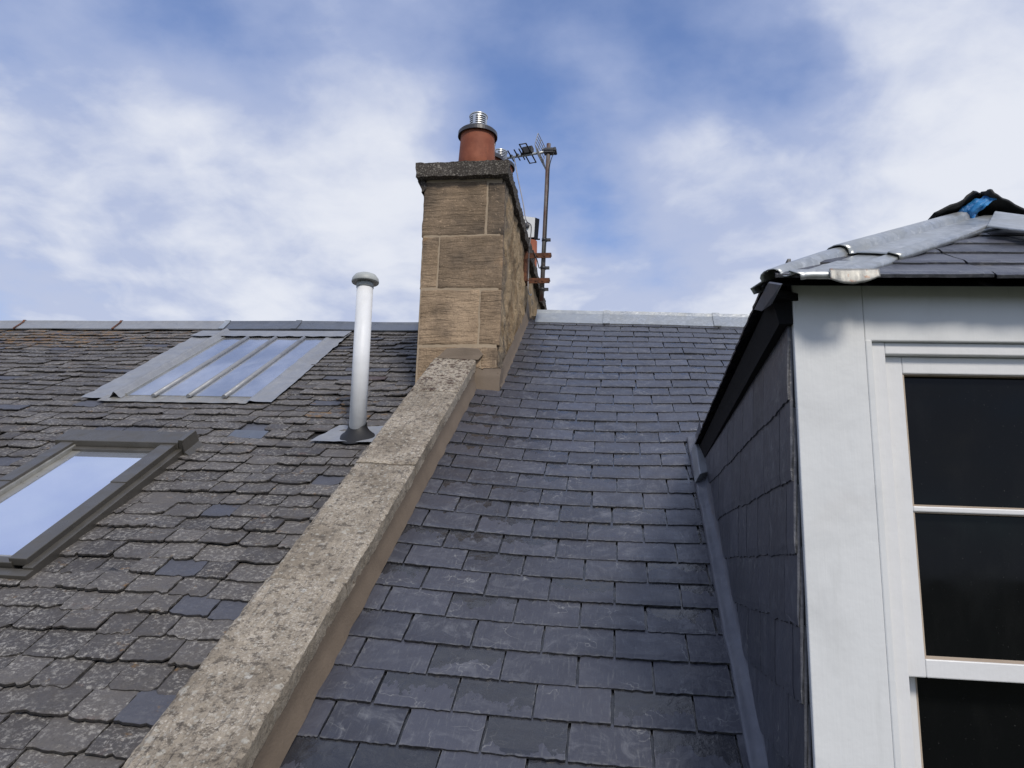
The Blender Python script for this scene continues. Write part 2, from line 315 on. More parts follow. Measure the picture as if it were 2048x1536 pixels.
M = {k: material(k, f) for k, f in {
    'new_slate': m_new_slate, 'old_slate': m_old_slate,
    'coping': m_stone((0.265, 0.225, 0.172), (0.46, 0.40, 0.318), 'X', .011, lichen=1.0, toolamt=.6),
    'ashlar': m_stone((0.265, 0.192, 0.124), (0.47, 0.345, 0.228), 'Z', .0095, soot=.55, toolamt=.75),
    'rubble': m_rubble, 'capstone': m_capstone, 'mortar': m_mortar((0.185, 0.146, 0.110)), 'pointing': m_mortar((0.38, 0.30, 0.21)),
    'white_paint': m_paint((0.70, 0.71, 0.705), .24), 'white_trim': m_paint((0.73, 0.73, 0.725), .09), 'putty': m_paint((0.45, 0.37, 0.29), .5, .7),
    'zinc': m_galv, 'zinc_dull': m_metal((0.42, 0.45, 0.47), .42, .55), 'zinc_dark': m_metal((0.17, 0.185, 0.21), .40, .5), 'lead': m_metal((0.30, 0.31, 0.325), .52, .30, .25, .4),
    'lead_dark': m_metal((0.12, 0.125, 0.145), .45, .25, .15, .3), 'rusty_zinc': m_metal((0.34, 0.335, 0.31), .5, .5, .6, .5, .6),
    'steel': m_metal((0.66, 0.66, 0.63), .28, .95, .2, .1), 'alu_grey': m_metal((0.112, 0.104, 0.090), .36, .35, .12, .08), 'alu_light': m_metal((0.42, 0.41, 0.37), .35, .6, .15, .1),
    'rust': m_rust, 'pole': m_pole, 'terracotta': m_terra, 'band': m_plain((0.045, 0.045, 0.05), .4, .5), 'pipe_white': m_paint((0.80, 0.81, 0.81), .30, .42, False), 'pipe_grey': m_plain((0.42, 0.44, 0.42), .45),
    'rubber': m_plain((0.014, 0.014, 0.015), .55), 'black': m_plain((0.006, 0.006, 0.007), .8, .2), 'aerial_black': m_plain((0.02, 0.02, 0.022), .5), 'wire': m_plain((0.30, 0.30, 0.31), .5),
    'pane': m_pane, 'roofglass': m_roofglass, 'streakyglass': m_streakyglass, 'felt': m_felt, 'blue': m_blue, 'ground': m_ground, 'wood': m_plain((0.10, 0.045, 0.025), .8),
    'deck': m_plain((0.030, 0.030, 0.034), .9, .2), 'plate': m_paint((0.66, 0.67, 0.66), .12, .5, False), 'apron': m_plain((0.20, 0.20, 0.19), .5)}.items()}

# ------------------------------------------------------------------ building helpers
OFF = {}
class MB:
    def __init__(s): s.v = []; s.f = []; s.tint = []; s.loc = []; s.cur = (0.3, 0.5, 0.5); s.sm = []
    def vert(s, p, loc=(0.5, 0.5, 0)):
        s.v.append(V(p)); s.tint.append(s.cur); s.loc.append(loc); return len(s.v) - 1
    def face(s, idx, smooth=False): s.f.append(tuple(idx)); s.sm.append(smooth)
    def poly(s, pts, smooth=False): s.face([s.vert(p) for p in pts], smooth)
    def hexa(s, p):
        """8 corners: 0-3 one side in order, 4-7 the opposite side"""
        i = [s.vert(q) for q in p]
        for f in ((3, 2, 1, 0), (4, 5, 6, 7), (0, 1, 5, 4), (1, 2, 6, 5), (2, 3, 7, 6), (3, 0, 4, 7)): s.face([i[k] for k in f])
    def box(s, pt, a0, a1, b0, b1, c0, c1):
        s.hexa([pt(a0, b0, c0), pt(a1, b0, c0), pt(a1, b1, c0), pt(a0, b1, c0), pt(a0, b0, c1), pt(a1, b0, c1), pt(a1, b1, c1), pt(a0, b1, c1)])
    def grid(s, fn, nu, nv, smooth=True, flip=False):
        idx = [[s.vert(fn(i / nu, j / nv)) for j in range(nv + 1)] for i in range(nu + 1)]
        for i in range(nu):
            for j in range(nv):
                q = (idx[i][j], idx[i + 1][j], idx[i + 1][j + 1], idx[i][j + 1]); s.face(q[::-1] if flip else q, smooth)
    def extrude(s, sec0, sec1, closed=True, caps=True, smooth=False):
        a = [s.vert(p) for p in sec0]; b = [s.vert(p) for p in sec1]; n = len(a)
        for i in range(n if closed else n - 1): s.face((a[i], a[(i + 1) % n], b[(i + 1) % n], b[i]), smooth)
        if caps and closed: s.face(a[::-1]); s.face(b)
    def tube(s, pts, rad, n=10, caps=True):
        pts = [V(p) for p in pts]; rings = []
        rad = rad if hasattr(rad, '__len__') else [rad] * len(pts)
        ref = None
        for i, p in enumerate(pts):
            d = (pts[min(i + 1, len(pts) - 1)] - pts[max(i - 1, 0)]).normalized()
            if ref is None: ref = d.orthogonal().normalized()
            ref = (ref - d * ref.dot(d)).normalized(); q = d.cross(ref)
            rings.append([s.vert(p + (ref * math.cos(2 * math.pi * k / n) + q * math.sin(2 * math.pi * k / n)) * rad[i]) for k in range(n)])
        for a, b in zip(rings, rings[1:]):
            for k in range(n): s.face((a[k], a[(k + 1) % n], b[(k + 1) % n], b[k]), True)
        if caps: s.face(rings[0][::-1]); s.face(rings[-1])
    def lathe(s, c, axis, prof, n=32, caps=True, smooth=True):
        c = V(c); axis = V(axis).normalized(); u = axis.orthogonal().normalized(); q = axis.cross(u)
        rings = [[s.vert(c + axis * h + (u * math.cos(2 * math.pi * k / n) + q * math.sin(2 * math.pi * k / n)) * r) for k in range(n)] for r, h in prof]
        for a, b in zip(rings, rings[1:]):
            for k in range(n): s.face((a[k], a[(k + 1) % n], b[(k + 1) % n], b[k]), smooth)
        if caps: s.face(rings[0][::-1]); s.face(rings[-1])
    def build(s, name, mat, parent=None, bevel=0, auto=35, subd=0):
        off = OFF.get(parent.name, V((0, 0, 0))) if parent else V((0, 0, 0))
        me = bpy.data.meshes.new(name)
        me.from_pydata([tuple(p - off) for p in s.v], [], s.f)
        me.polygons.foreach_set('use_smooth', s.sm)
        at = me.attributes.new('tint', 'FLOAT_COLOR', 'POINT'); at.data.foreach_set('color', [c for t_ in s.tint for c in (*t_, 1.0)])
        at = me.attributes.new('loc', 'FLOAT_COLOR', 'POINT'); at.data.foreach_set('color', [c for t_ in s.loc for c in (*t_, 1.0)])
        me.materials.append(M[mat]); me.validate(); me.update()
        o = bpy.data.objects.new(name, me); sc.collection.objects.link(o)
        if parent: o.parent = parent
        OFF[o.name] = off
        if bevel:
            b = o.modifiers.new('bevel', 'BEVEL'); b.width = bevel; b.segments = 2; b.limit_method = 'ANGLE'; b.angle_limit = math.radians(40)
        return o
def empty(name, loc, label, cat, group=None):
    o = bpy.data.objects.new(name, None); sc.collection.objects.link(o); o.location = loc; o.empty_display_size = .1
    OFF[o.name] = V(loc); return tag(o, label, cat, group)
def tag(o, label, cat, group=None):
    o['label'] = label; o['category'] = cat
    if group: o['group'] = group
    return o

class Frame:
    """sloping plane: u along the courses, v up the slope, w out of the plane"""
    def __init__(s, S, X, h, bend=None):
        s.S = ray(*S).normalized(); s.X = -ray(*X); s.X.normalize(); s.N = s.X.cross(s.S).normalized(); s.h = h; s.o = -s.N * h; s.bend = bend
        s.k = s.X.dot(s.S)
    def pt(s, u, v, w=0.0):
        if s.bend: v, w = s.bend(u, v, w)
        return s.o + s.X * u + s.S * v + s.N * w
    def uv(s, p):
        q = p - s.o; a = q.dot(s.X); b = q.dot(s.S); d = 1 - s.k * s.k
        return ((a - s.k * b) / d, (b - s.k * a) / d)
    def hit(s, x, y, w=0.0):
        d = ray(x, y); return d * ((w - s.h) / d.dot(s.N))
    def px(s, x, y, w=0.0): return s.uv(s.hit(x, y, w))
def onY(x, y, Y): d = ray(x, y); return d * (Y / d.y)
def onX(x, y, X): d = ray(x, y); return d * (X / d.x)

def bend_right(u, v, w):
    t = min(1.0, max(0.0, (u + .80) / 1.32)); k = min(1.0, max(0.0, (v - 1.6) / 4.8))
    a = math.sin(math.pi * k) ** .8 * 4 * t * (1 - t)
    return v - .022 * a, w - .018 * a + .004 * noise.noise(V((u * 1.5, v * 1.2, 3)))
def bend_left(u, v, w):
    return v + .010 * noise.noise(V((u * .8, v * .5, 7))), w + .014 * noise.noise(V((u * .9, v * 1.1, 1)))
FR = Frame((1235, 240), (-12000, 325), 1.60, bend_right)
FC = Frame((1235, 240), (-12000, 325), 1.43)
FL = Frame((1200, 240), (-10200, 628), 1.648, bend_left)

def slate(mb, pt, u0, u1, v0, L, e, wt, th, jag=.002, dub=(0, 0), orange=0.0, wet=0.0, nseg=9, twist=0.0, skew=0.0, clip=None):
    """one slate: ragged tail edge at v0, head tucked under the course above"""
    mb.cur = (R(), R(), R())
    out = []; seed = R() * 100
    lo, ro = dub
    W_ = u1 - u0
    def j(k): return jag * (noise.noise(V((seed, k * 2.3, 0))) * 1.6 + noise.noise(V((seed, k * 7.1, 5))))
    for i in range(nseg + 1):
        t = i / nseg; dv = skew * (t - .5)
        if lo and t < lo: dv += (1 - t / lo) ** 2 * lo * W_ * .75
        if ro and t > 1 - ro: dv += ((t - 1 + ro) / ro) ** 2 * ro * W_ * .75
        out.append((u0 + t * W_ + (j(40 + i) * .3 if 0 < i < nseg else 0), v0 + dv + j(i) * 1.3))
    SV = (.14, .3, .5, .7, .88, 1.0, 1.06, 1.25)
    for i, q_ in enumerate(SV): out.append((u1 + j(60 + i) * .7, v0 + skew * .5 + e * q_))
    out += [(u1, v0 + L), (u0, v0 + L)]
    for i, q_ in reversed(list(enumerate(SV))): out.append((u0 + j(80 + i) * .7, v0 - skew * .5 + e * q_))
    if clip: out = [(min(max(u, clip(v)[0]), clip(v)[1]), v) for u, v in out]
    top, bot = [], []
    for (u, v) in out:
        f = (v - v0) / L; ww = wt * (1 - f) + twist * ((u - u0) / W_ - .5)
        q = ((u - u0) / W_, (v - v0) / e, 1.0 + (orange if orange else wet))
        top.append(mb.vert(pt(u, v, ww + th * (1 - .3 * (f < .02))), q)); 
        bev = .25 * th
        bot.append(mb.vert(pt(u, v - (bev if f < .3 else 0), ww), (q[0], -.4, q[2])))
    n = len(out); nt_ = nseg + 1; k_ = len(SV)
    mb.face(top[:nt_] + [top[nt_], top[n - 1]])
    for i in range(k_ - 1): mb.face((top[n - 1 - i], top[nt_ + i], top[nt_ + i + 1], top[n - 2 - i]))
    mb.face((top[n - k_], top[nt_ + k_ - 1], top[nt_ + k_], top[nt_ + k_ + 1]))
    for i in range(n): mb.face((bot[i], bot[(i + 1) % n], top[(i + 1) % n], top[i]))

# ------------------------------------------------------------------ ground
g = MB(); g.poly([(-1500, -1500, -9.0), (1500, -1500, -9.0), (1500, 1500, -9.0), (-1500, 1500, -9.0)])
go = g.build('ground', 'ground'); go['kind'] = 'structure'; go['label'] = 'rough ground far below the two roofs'

# ------------------------------------------------------------------ right-hand house: new slate roof
UL = -0.808
house_r = empty('slate_roof', FR.pt(.2, 3, 0), 'newly laid dark blue-grey slate roof between the stone coping and the white dormer', 'slate roof')
m = MB()
v = 0.62; k = 0
def rows_right():
    v = .62; i = 0
    while v < 6.42:
        yield i, v; v += .1505; i += 1
DORM_U = (0.60, 2.05)
for k, v in rows_right():
    ul = UL if v < 4.72 else -.668
    if 4.62 < v < 4.72: ul = UL
    x = ul - (.16 if k % 2 else .05) + rr(-.006, .006)
    first = True
    while x < 3.2:
        wdt = .226 + rr(-.006, .006); a, b = max(x, ul - .01 + rr(-.004, .004)), x + wdt - rr(.005, .0100)
        x += wdt
        if b - a < .02: continue
        mid = (a + b) / 2
        if v < 4.0 and DORM_U[0] < mid < DORM_U[1]: continue
        damp = max(0.0, (3.0 - v) / 2.2) * (.5 + .9 * R()) if R() > .48 else -.5
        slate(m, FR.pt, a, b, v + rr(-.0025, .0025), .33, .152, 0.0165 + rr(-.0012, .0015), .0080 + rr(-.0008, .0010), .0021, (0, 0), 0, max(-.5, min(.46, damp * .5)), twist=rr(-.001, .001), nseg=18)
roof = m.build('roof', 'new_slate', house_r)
d = MB(); d.box(FR.pt, -1.05, 3.2, .5, 6.55, -.30, -.022)
apex = FR.pt(.2, 6.6, 0)
d.hexa([FR.pt(-1.05, 6.56, -.03), FR.pt(3.2, 6.56, -.03), FR.pt(3.2, 6.56, -.03) + V((0, 4.5, -2.7)), FR.pt(-1.05, 6.56, -.03) + V((0, 4.5, -2.7)),
        FR.pt(-1.05, 6.56, -.25), FR.pt(3.2, 6.56, -.25), FR.pt(3.2, 6.56, -.3) + V((0, 4.5, -2.9)), FR.pt(-1.05, 6.56, -.3) + V((0, 4.5, -2.9))])
d.build('roof_deck', 'deck', house_r)
# ridge capping of zinc in three lengths with lap strips
def ridge_piece(parent, F, u0, u1, vb, yrise, w0, mat, name='ridge_capping', lift=.055, back=.16, wob=.0):
    mb = MB(); n = 10
    secs = []
    for i in range(n + 1):
        u = u0 + (u1 - u0) * i / n
        p0 = F.pt(u, vb, w0 - .004 + wob * noise.noise(V((u * 3, 2, 0)))); p1 = F.pt(u, vb, w0 + .006); top = F.pt(u, vb + yrise, w0 + lift)
        s0 = p1.lerp(top, .80) ; s1 = top + V((0, -.012, .004)); s2 = top + V((0, .012, .004)); s3 = top + V((0, .03, -.015))
        bk = top + V((0, back, -back * .62))
        secs.append([p0, p1, s0, s1, s2, s3, bk])
    idx = [[mb.vert(p) for p in s_] for s_ in secs]
    for a, b in zip(idx, idx[1:]):
        for q in range(len(a) - 1): mb.face((a[q], b[q], b[q + 1], a[q + 1]))
    return mb.build(name, mat, parent)
uj1 = FR.px(1213, 640, .03)[0]; uj2 = FR.px(1432, 645, .03)[0]
rp = []
for a, b, mt in ((-.62, uj1, 'zinc_dull'), (uj1, uj2, 'zinc'), (uj2, 3.2, 'zinc')):
    rp.append(ridge_piece(house_r, FR, a + .002, b - .002, 6.375, .20, .024, mt))
for uj, par in ((uj1, rp[1]), (uj2, rp[2])):
    ridge_piece(par, FR, uj - .028, uj + .028, 6.365, .21, .031, 'zinc', 'lap_strip')

# ------------------------------------------------------------------ left-hand house: old slate roof
house_l = empty('slate_roof', FL.pt(-3.2, 3.5, 0), 'old weathered grey-brown slate roof with lichen, left of the stone coping', 'slate roof')
WIN = (-2.93, -2.20, 2.455, 3.79); SKY = (-3.34, -2.055, 4.50, 6.20); WIN2 = (-4.4, -3.43, 2.9, 3.90); PIPE = (-1.56, -1.10, 3.90, 4.05)
m = MB()
v = 6.30
row = 0
vents = []
while v > 0.75:
    e = .089 + (6.3 - v) * .0098 + rr(-.004, .004); v -= e
    um = -1.10
    uleft = -(1.75 + (v - 1.5) * .78) - 1.25
    x = um + rr(0, .2); row += 1
    wav = rr(0, 50)
    while x > uleft:
        wdt = rr(.115, .19) if v < 2.9 else (rr(.125, .215) if v < 4.2 else rr(.14, .25))
        a, b = x - wdt + rr(.004, .009), x; x -= wdt
        spans = [(a, b)]
        for (r0, r1, r2, r3) in (WIN, SKY, WIN2):
            if r2 - .02 < v + e * .5 < r3 + .01:
                ns = []
                for (p, q) in spans:
                    if q <= r0 + .03 or p >= r1 - .03: ns.append((p, q))
                    else:
                        if p < r0: ns.append((p, r0 + .02))
                        if q > r1: ns.append((r1 - .02, q))
                spans = ns
        for (p, q) in spans:
            if q - p < .03: continue
            mid = (p + q) / 2
            if PIPE[0] < mid < PIPE[1] and PIPE[2] < v + e / 2 < PIPE[3]: continue
            if -2.02 < mid < -1.90 and 3.95 < v + e * .5 < 4.10: continue
            org = 0.0
            if v > 5.55: org = .34 * max(0, 1 - abs(mid + 4.6) / 1.9) * min(1, (v - 5.5) / .3)
            elif 4.15 < v < 4.6 and -1.7 < mid < -1.4: org = .3
            th = rr(.007, .0115)
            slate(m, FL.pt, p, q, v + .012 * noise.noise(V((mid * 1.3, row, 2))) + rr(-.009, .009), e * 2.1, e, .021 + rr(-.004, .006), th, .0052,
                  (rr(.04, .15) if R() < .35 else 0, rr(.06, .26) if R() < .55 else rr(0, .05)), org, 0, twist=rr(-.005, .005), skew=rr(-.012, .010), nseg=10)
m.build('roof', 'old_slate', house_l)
d = MB(); d.box(FL.pt, -9.0, -1.02, .55, 6.42, -.3, -.03)
d.hexa([FL.pt(-9, 6.43, -.03), FL.pt(-1.02, 6.43, -.03), FL.pt(-1.02, 6.43, -.03) + V((0, 4.5, -2.7)), FL.pt(-9, 6.43, -.03) + V((0, 4.5, -2.7)),
        FL.pt(-9, 6.43, -.3), FL.pt(-1.02, 6.43, -.3), FL.pt(-1.02, 6.43, -.3) + V((0, 4.5, -2.9)), FL.pt(-9, 6.43, -.3) + V((0, 4.5, -2.9))])
d.build('roof_deck', 'deck', house_l)
us = [-9.0] + [FL.px(x, 658, .05)[0] for x in (18, 218, 436, 583)] + [-1.2]
for i, (a, b) in enumerate(zip(us, us[1:])):
    o = ridge_piece(house_l, FL, a + .004, b - .004, 6.30, .15, .035, 'lead' if i < 3 else 'zinc_dark', lift=.03, back=.14, wob=.012 if i < 3 else .004)
    if i in (1, 2):
        ridge_piece(o, FL, a - .008, a + .014, 6.292, .16, .041, 'rust', 'lap_strip', lift=.03)
    elif i >= 3:
        ridge_piece(o, FL, a - .02, a + .03, 6.292, .16, .041, 'zinc_dull' if i == 3 else 'zinc_dark', 'lap_strip', lift=.03)
# a blue-grey glass slate and its clip below it
vm = MB(); vm.box(FL.pt, -2.10, -1.82, 3.99, 4.20, .004, .010); vent = vm.build('glass_slate', 'lead_dark', house_l)
M2 = MB(); M2.box(FL.pt, -2.08, -1.875, 3.90, 4.015, .016, .026); M2.build('metal_slate', 'zinc_dark', house_l, .003)
vent['label'] = 'smooth dark blue slate let into the old roof'

# ------------------------------------------------------------------ coped party wall
wall = empty('coped_wall', FC.pt(-.93, 2.5, -.2), 'sloping sandstone coping wall dividing the old slates from the new slates', 'coped wall')
joints = [0.35, 1.25, 2.20, 3.15, 4.14, 4.80]
CU0, CU1 = -1.103, -.833
for i, (a, b) in enumerate(zip(joints, joints[1:])):
    mb = MB(); mb.cur = (rr(.1, .6), 0.58 if i < 3 else (.74 if i == 3 else 1.0), R())
    a += .0035; b -= .0035
    dw = rr(-.004, .004)
    def rough(u, v, w, amp=.0045):
        p = FC.pt(u, v, w + dw); n_ = noise.noise_vector(p * 34) * amp * .7 + noise.noise_vector(p * 9) * amp * .5 + noise.noise_vector(p * 90) * amp * .35
        return p + n_
    nv = 110; nu = 26; nw = 4
    def topf(s_, t_):
        u = CU0 + (CU1 - CU0) * s_; vv = a + (b - a) * t_
        ed = min(s_, 1 - s_) * .27; ed2 = min(t_, 1 - t_) * (b - a); dd = min(ed, ed2)
        return rough(u, vv, -.007 * max(0, 1 - dd / .012) ** 2)
    mb.grid(topf, nu, nv); mb.cur = (.0, .0, mb.cur[2])
    mb.grid(lambda s_, t_: rough(CU1, a + (b - a) * t_, -.007 - (.062 - .007) * s_), nw, nv)
    mb.grid(lambda s_, t_: rough(CU0, a + (b - a) * t_, -.062 + (.062 - .007) * s_), nw, nv)
    mb.grid(lambda s_, t_: rough(CU0 + (CU1 - CU0) * t_, a, -.062 + .055 * s_), nw, nu)
    mb.grid(lambda s_, t_: rough(CU0 + (CU1 - CU0) * t_, b, -.007 - .055 * s_), nw, nu)
    st = mb.build('coping_stone', 'coping', wall)
mb = MB(); mb.box(FC.pt, CU0 + .02, CU1 - .006, .35, 4.80, -.42, -.012); mb.build('wall_core', 'mortar', wall)
mb = MB()
def fil(s_, t_):
    vv = .45 + (4.84 - .45) * t_
    wob = .004 * noise.noise(V((vv * 5, 0, 1))); wob2 = .007 * noise.noise(V((vv * 9, 4, 1)))
    pa = V((CU1 - .003, .120 + wob)); pb = V((CU1 + .003, .075)); pc = V((UL + .0 + wob2, .022))
    q = pa.lerp(pb, s_ * 2) if s_ < .5 else pb.lerp(pc, s_ * 2 - 1)
    p = Frame.pt(FRX, q.x, vv, q.y)
    return p
FRX = Frame((1235, 240), (-12000, 325), 1.60)
mb.grid(fil, 6, 160); mb.build('mortar_fillet', 'mortar', wall)

# ------------------------------------------------------------------ chimney stack
YC, XL, XR, ZT = 4.83, -1.252, -0.718, 2.475
stack = empty('chimney_stack', ((XL + XR) / 2, 6.2, 1.2), 'tall weathered sandstone chimney stack with a rough slab on top', 'chimney stack')
def cz(x, y): p = onY(x, y, YC); return p.x, p.z
blocks = []
for (x0, y0, x1, y1) in [(849, 364, 971.5, 470), (975.5, 364, 1007, 469), (845, 473, 874.5, 576.5), (878.5, 471.7, 1003, 576.5), (841, 578.7, 956, 690), (959.5, 578.7, 999, 690.5), (836, 693, 960, 800), (961, 693.5, 993, 742)]:
    a, zt = cz(x0, y0); b, zb = cz(x1, y1); blocks.append((a, b, zb, zt))
BT = iter((.84, .98, .60, .82, .15, .55, .35, .0))
def stoneblock(a, b, zb, zt, seed):
    mb = MB(); mb.cur = (next(BT), R(), R())
    nx = max(4, int((b - a) / .012)); nz = max(4, int((zt - zb) / .012))
    def f(s_, t_):
        x = a + (b - a) * s_; z = zb + (zt - zb) * t_
        dd = min(min(s_, 1 - s_) * (b - a), min(t_, 1 - t_) * (zt - zb))
        q = V((x, seed, z)); y = YC + .008 * max(0, 1 - dd / .012) ** 2 - .003 * noise.noise(q * 9) - .0025 * noise.noise(q * 34)
        y += .0008 * math.sin(z * 450 + 5 * noise.noise(V((x * 7, z * 18, seed)))) * (.5 + .5 * noise.noise(q * 5))
        ex = .004 * noise.noise(q * 22) * (s_ in (0, 1)); ez = .004 * noise.noise(q * 25 + V((3, 1, 0))) * (t_ in (0, 1))
        return V((x + ex, y, z + ez))
    mb.grid(f, nx, nz)
    for s_, fl in ((0, True), (1, False)):
        mb.grid(lambda p, q: f(s_, q) + V((0, .03 * p, 0)), 1, nz, False, fl)
    for t_, fl in ((0, False), (1, True)):
        mb.grid(lambda p, q: f(q, t_) + V((0, .03 * p, 0)), 1, nx, False, fl)
    return mb
for i, bl in enumerate(blocks):
    stoneblock(*bl, i * 3.1).build('stone_block', 'ashlar', stack)
mb = MB(); mb.box(lambda a, b, c: V((a, b, c)), XL + .010, XR - .012, YC + .0035, YC + .06, .9, ZT + .01); mb.build('pointing', 'pointing', stack)
mb = MB()
def side(x, sgn):
    def f(s_, t_):
        y = YC + .022 + (8.35 - YC) * s_; z = .85 + (ZT - .85) * t_
        q = V((x, y, z)); dd = min(1, s_ * 30)
        dsp = .022 * noise.noise(V((x, y * 2.2, z * 1.3)) * 2.0) + .018 * noise.noise(V((x, y * 2.0, z)) * 6) + .010 * noise.noise(q * 17) + .005 * noise.noise(q * 45)
        return V((x + sgn * dsp * dd - sgn * .004 * (1 - dd), y, z))
    return f
mb.grid(side(XR, 1), 170, 80, True); mb.grid(side(XL, -1), 60, 30, True, True)
mb.poly([(XL, 8.35, .85), (XL, 8.35, ZT), (XR, 8.35, ZT), (XR, 8.35, .85)])
mb.build('rubble_wall', 'rubble', stack)
mb = MB()
def capf(px_, py_, pz_): 
    p = V((px_, py_, pz_)); return p + noise.noise_vector(p * 30) * .007 + noise.noise_vector(p * 9) * .008
cx0, cx1, cy0, cy1, cz0, cz1 = XL - .052, XR + .038, YC - .055, 8.42, ZT + .002, 2.578
mb.grid(lambda s_, t_: capf(cx0 + (cx1 - cx0) * s_, cy0, cz0 + (cz1 - cz0) * t_), 44, 8)
mb.grid(lambda s_, t_: capf(cx1, cy0 + (cy1 - cy0) * s_, cz0 + (cz1 - cz0) * t_), 200, 8)
mb.grid(lambda s_, t_: capf(cx0, cy0 + (cy1 - cy0) * s_, cz1 + (cz0 - cz1) * t_), 200, 8)
mb.grid(lambda s_, t_: capf(cx0 + (cx1 - cx0) * s_, cy0 + (cy1 - cy0) * t_, cz1), 44, 200)
mb.grid(lambda s_, t_: capf(cx0 + (cx1 - cx0) * s_, cy1 + (cy0 - cy1) * t_, cz0), 44, 200)
mb.build('cap_slab', 'capstone', stack)
mb = MB()                       # broken render hanging under the slab's left corner
mb.grid(lambda s_, t_: capf(XL - .035 + .035 * s_ + .02 * t_, YC - .006, ZT + .01 - .10 * t_ * (1 - s_ * .3)), 4, 6); mb.grid(lambda s_, t_: capf(XL - .035 + .02 * t_, YC - .006 + .5 * s_, ZT + .01 - .10 * t_), 12, 6)
mb.build('broken_render', 'capstone', stack)
# mortar at the foot: patch over the coping, haunch at the corner, fillet up the roof side
mb = MB()
A = [onY(*q, YC - .012) for q in ((874, 717), (957, 721), (967, 709), (957, 697), (925, 695), (893, 697))]
B = [onY(*q, YC + .02) for q in ((874, 717), (957, 721), (967, 709), (957, 697), (925, 695), (893, 697))]
A[0].y -= .012; A[1].y -= .012
mb.extrude(A, B); mb.build('mortar_patch', 'mortar', stack, .004)
mb = MB()
def hf(s_, t_):
    x = -.875 + (.180) * s_; z = .86 + .315 * t_
    return V((x + .006 * noise.noise(V((z * 9, 0, x * 9))), YC - .028 + .02 * (t_ > .9) + .012 * noise.noise(V((x * 8, 2, z * 8))) - .03 * (1 - t_), z + .014 * noise.noise(V((x * 30, 1, 1))) * (t_ > .95)))
mb.grid(hf, 12, 14); mb.grid(lambda s_, t_: hf(1, t_) + V((.004 * s_, .10 * s_, .03 * s_)), 3, 14); mb.grid(lambda s_, t_: hf(s_, 1) + V((0, .05 * t_, .004)), 12, 2)
mb.build('mortar_haunch', 'mortar', stack)
mb = MB()
uw = FRX.uv(V((XR, 5.5, 0)))[0]
def sf(s_, t_):
    vv = 4.66 + (6.52 - 4.66) * t_; foot = FRX.pt(0, vv, 0); 
    wy = foot.y; zb = foot.z
    h = .135 + .012 * noise.noise(V((vv * 4, 1, 1))) + (.10 if t_ > .9 else 0) * (t_ - .9) * 10
    pw = V((XR + .006, wy - .02, zb + h)); pm = V((XR + .022, wy, zb + .06)); pf = V((XR + .037 + .006 * noise.noise(V((vv * 9, 3, 1))), wy, zb + .024))
    return pw.lerp(pm, s_ * 2) if s_ < .5 else pm.lerp(pf, s_ * 2 - 1)
mb.grid(sf, 6, 60); mb.build('mortar_fillet', 'mortar', stack)

# ------------------------------------------------------------------ chimney pots
def cowl(parent, c, z0, r, h, tall=True):
    mb = MB(); n = 40
    mb.lathe((c[0], c[1], z0), (0, 0, 1), [(r * .86, 0), (r * .86, h)], 24); inner = mb.build('cowl_core', 'black', parent)
    mb = MB()
    rows = 6; slot = 5
    zs = [0, .16] + [v_ for i in range(5) for v_ in (.22 + i * .135, .30 + i * .135)] + [.92, 1.0]
    zs = sorted(zs)
    def P(k, zf, rad=r): a = 2 * math.pi * k / n; return V((c[0] + rad * math.cos(a), c[1] + rad * math.sin(a), z0 + h * zf))
    for i in range(len(zs) - 1):
        z_a, z_b = zs[i], zs[i + 1]
        is_slot = any(abs(z_a - (.22 + j * .135)) < .005 for j in range(5))
        for k in range(n):
            if is_slot and (k + 3) % 10 not in (0, 1): continue
            mb.poly([P(k, z_a), P(k + 1, z_a), P(k + 1, z_b), P(k, z_b)], True)
    mb.lathe((c[0], c[1], z0 + h), (0, 0, 1), [(r * 1.05, -.006), (r * 1.06, .002), (r * 1.0, .008), (r * .8, .012), (.001, .014)], n)
    return mb.build('flue_cowl', 'steel', parent)
def pot(x, y, zr, label, rcowl=.062, hcowl=.12, scale=1.0, tall=0.0):
    e_ = empty('chimney_pot', (x, y, 2.575), label, 'chimney pot', 'terracotta pots along the stack top')
    r = .128 * scale
    mb = MB(); mb.lathe((x, y, 0), (0, 0, 1), [(r * 1.02, 2.56), (r, 2.70), (r * .93, zr - .05), (r * .93, zr - .02), (r * .90, zr), (r * .70, zr)], 40); mb.build('pot_body', 'terracotta', e_)
    mb = MB(); mb.lathe((x, y, 0), (0, 0, 1), [(r * .94, zr - .030), (r * 1.03, zr - .034), (r * 1.05, zr - .040), (r * 1.085, zr - .040), (r * 1.075, zr - .012), (r * 1.0, zr - .002), (r * .5, zr + .008), (.001, zr + .01)], 48, smooth=False); mb.build('rim_band', 'band', e_)
    cowl(e_, (x, y), zr + .005, rcowl, hcowl)
    return e_
p1 = onY(956, 262, 5.03)
pot(p1.x, 5.03, p1.z - .012, 'nearest terracotta chimney pot with a slotted steel cowl, at the front of the stack', .062, onY(956, 232, 5.03).z - p1.z)
pot(p1.x + .0, 5.43, p1.z + .0, 'second terracotta chimney pot half hidden behind the nearest pot', .062, .125)
p3 = onY(1000, 303, 5.86)
pot(p3.x, 5.86, p3.z - .115, 'third terracotta pot, only its round cowl showing between the second pot and the aerial', .058, .10, .9)
pf = onY(1063, 487, 7.9)
far = empty('chimney_pot', (pf.x, 7.9, 2.575), 'farthest chimney pot carrying a white square flue box with black edges', 'chimney pot', 'terracotta pots along the stack top')
mb = MB(); mb.lathe((pf.x - .01, 7.9, 0), (0, 0, 1), [(.075, 2.56), (.07, pf.z + .02)], 24); mb.build('pot_body', 'terracotta', far)
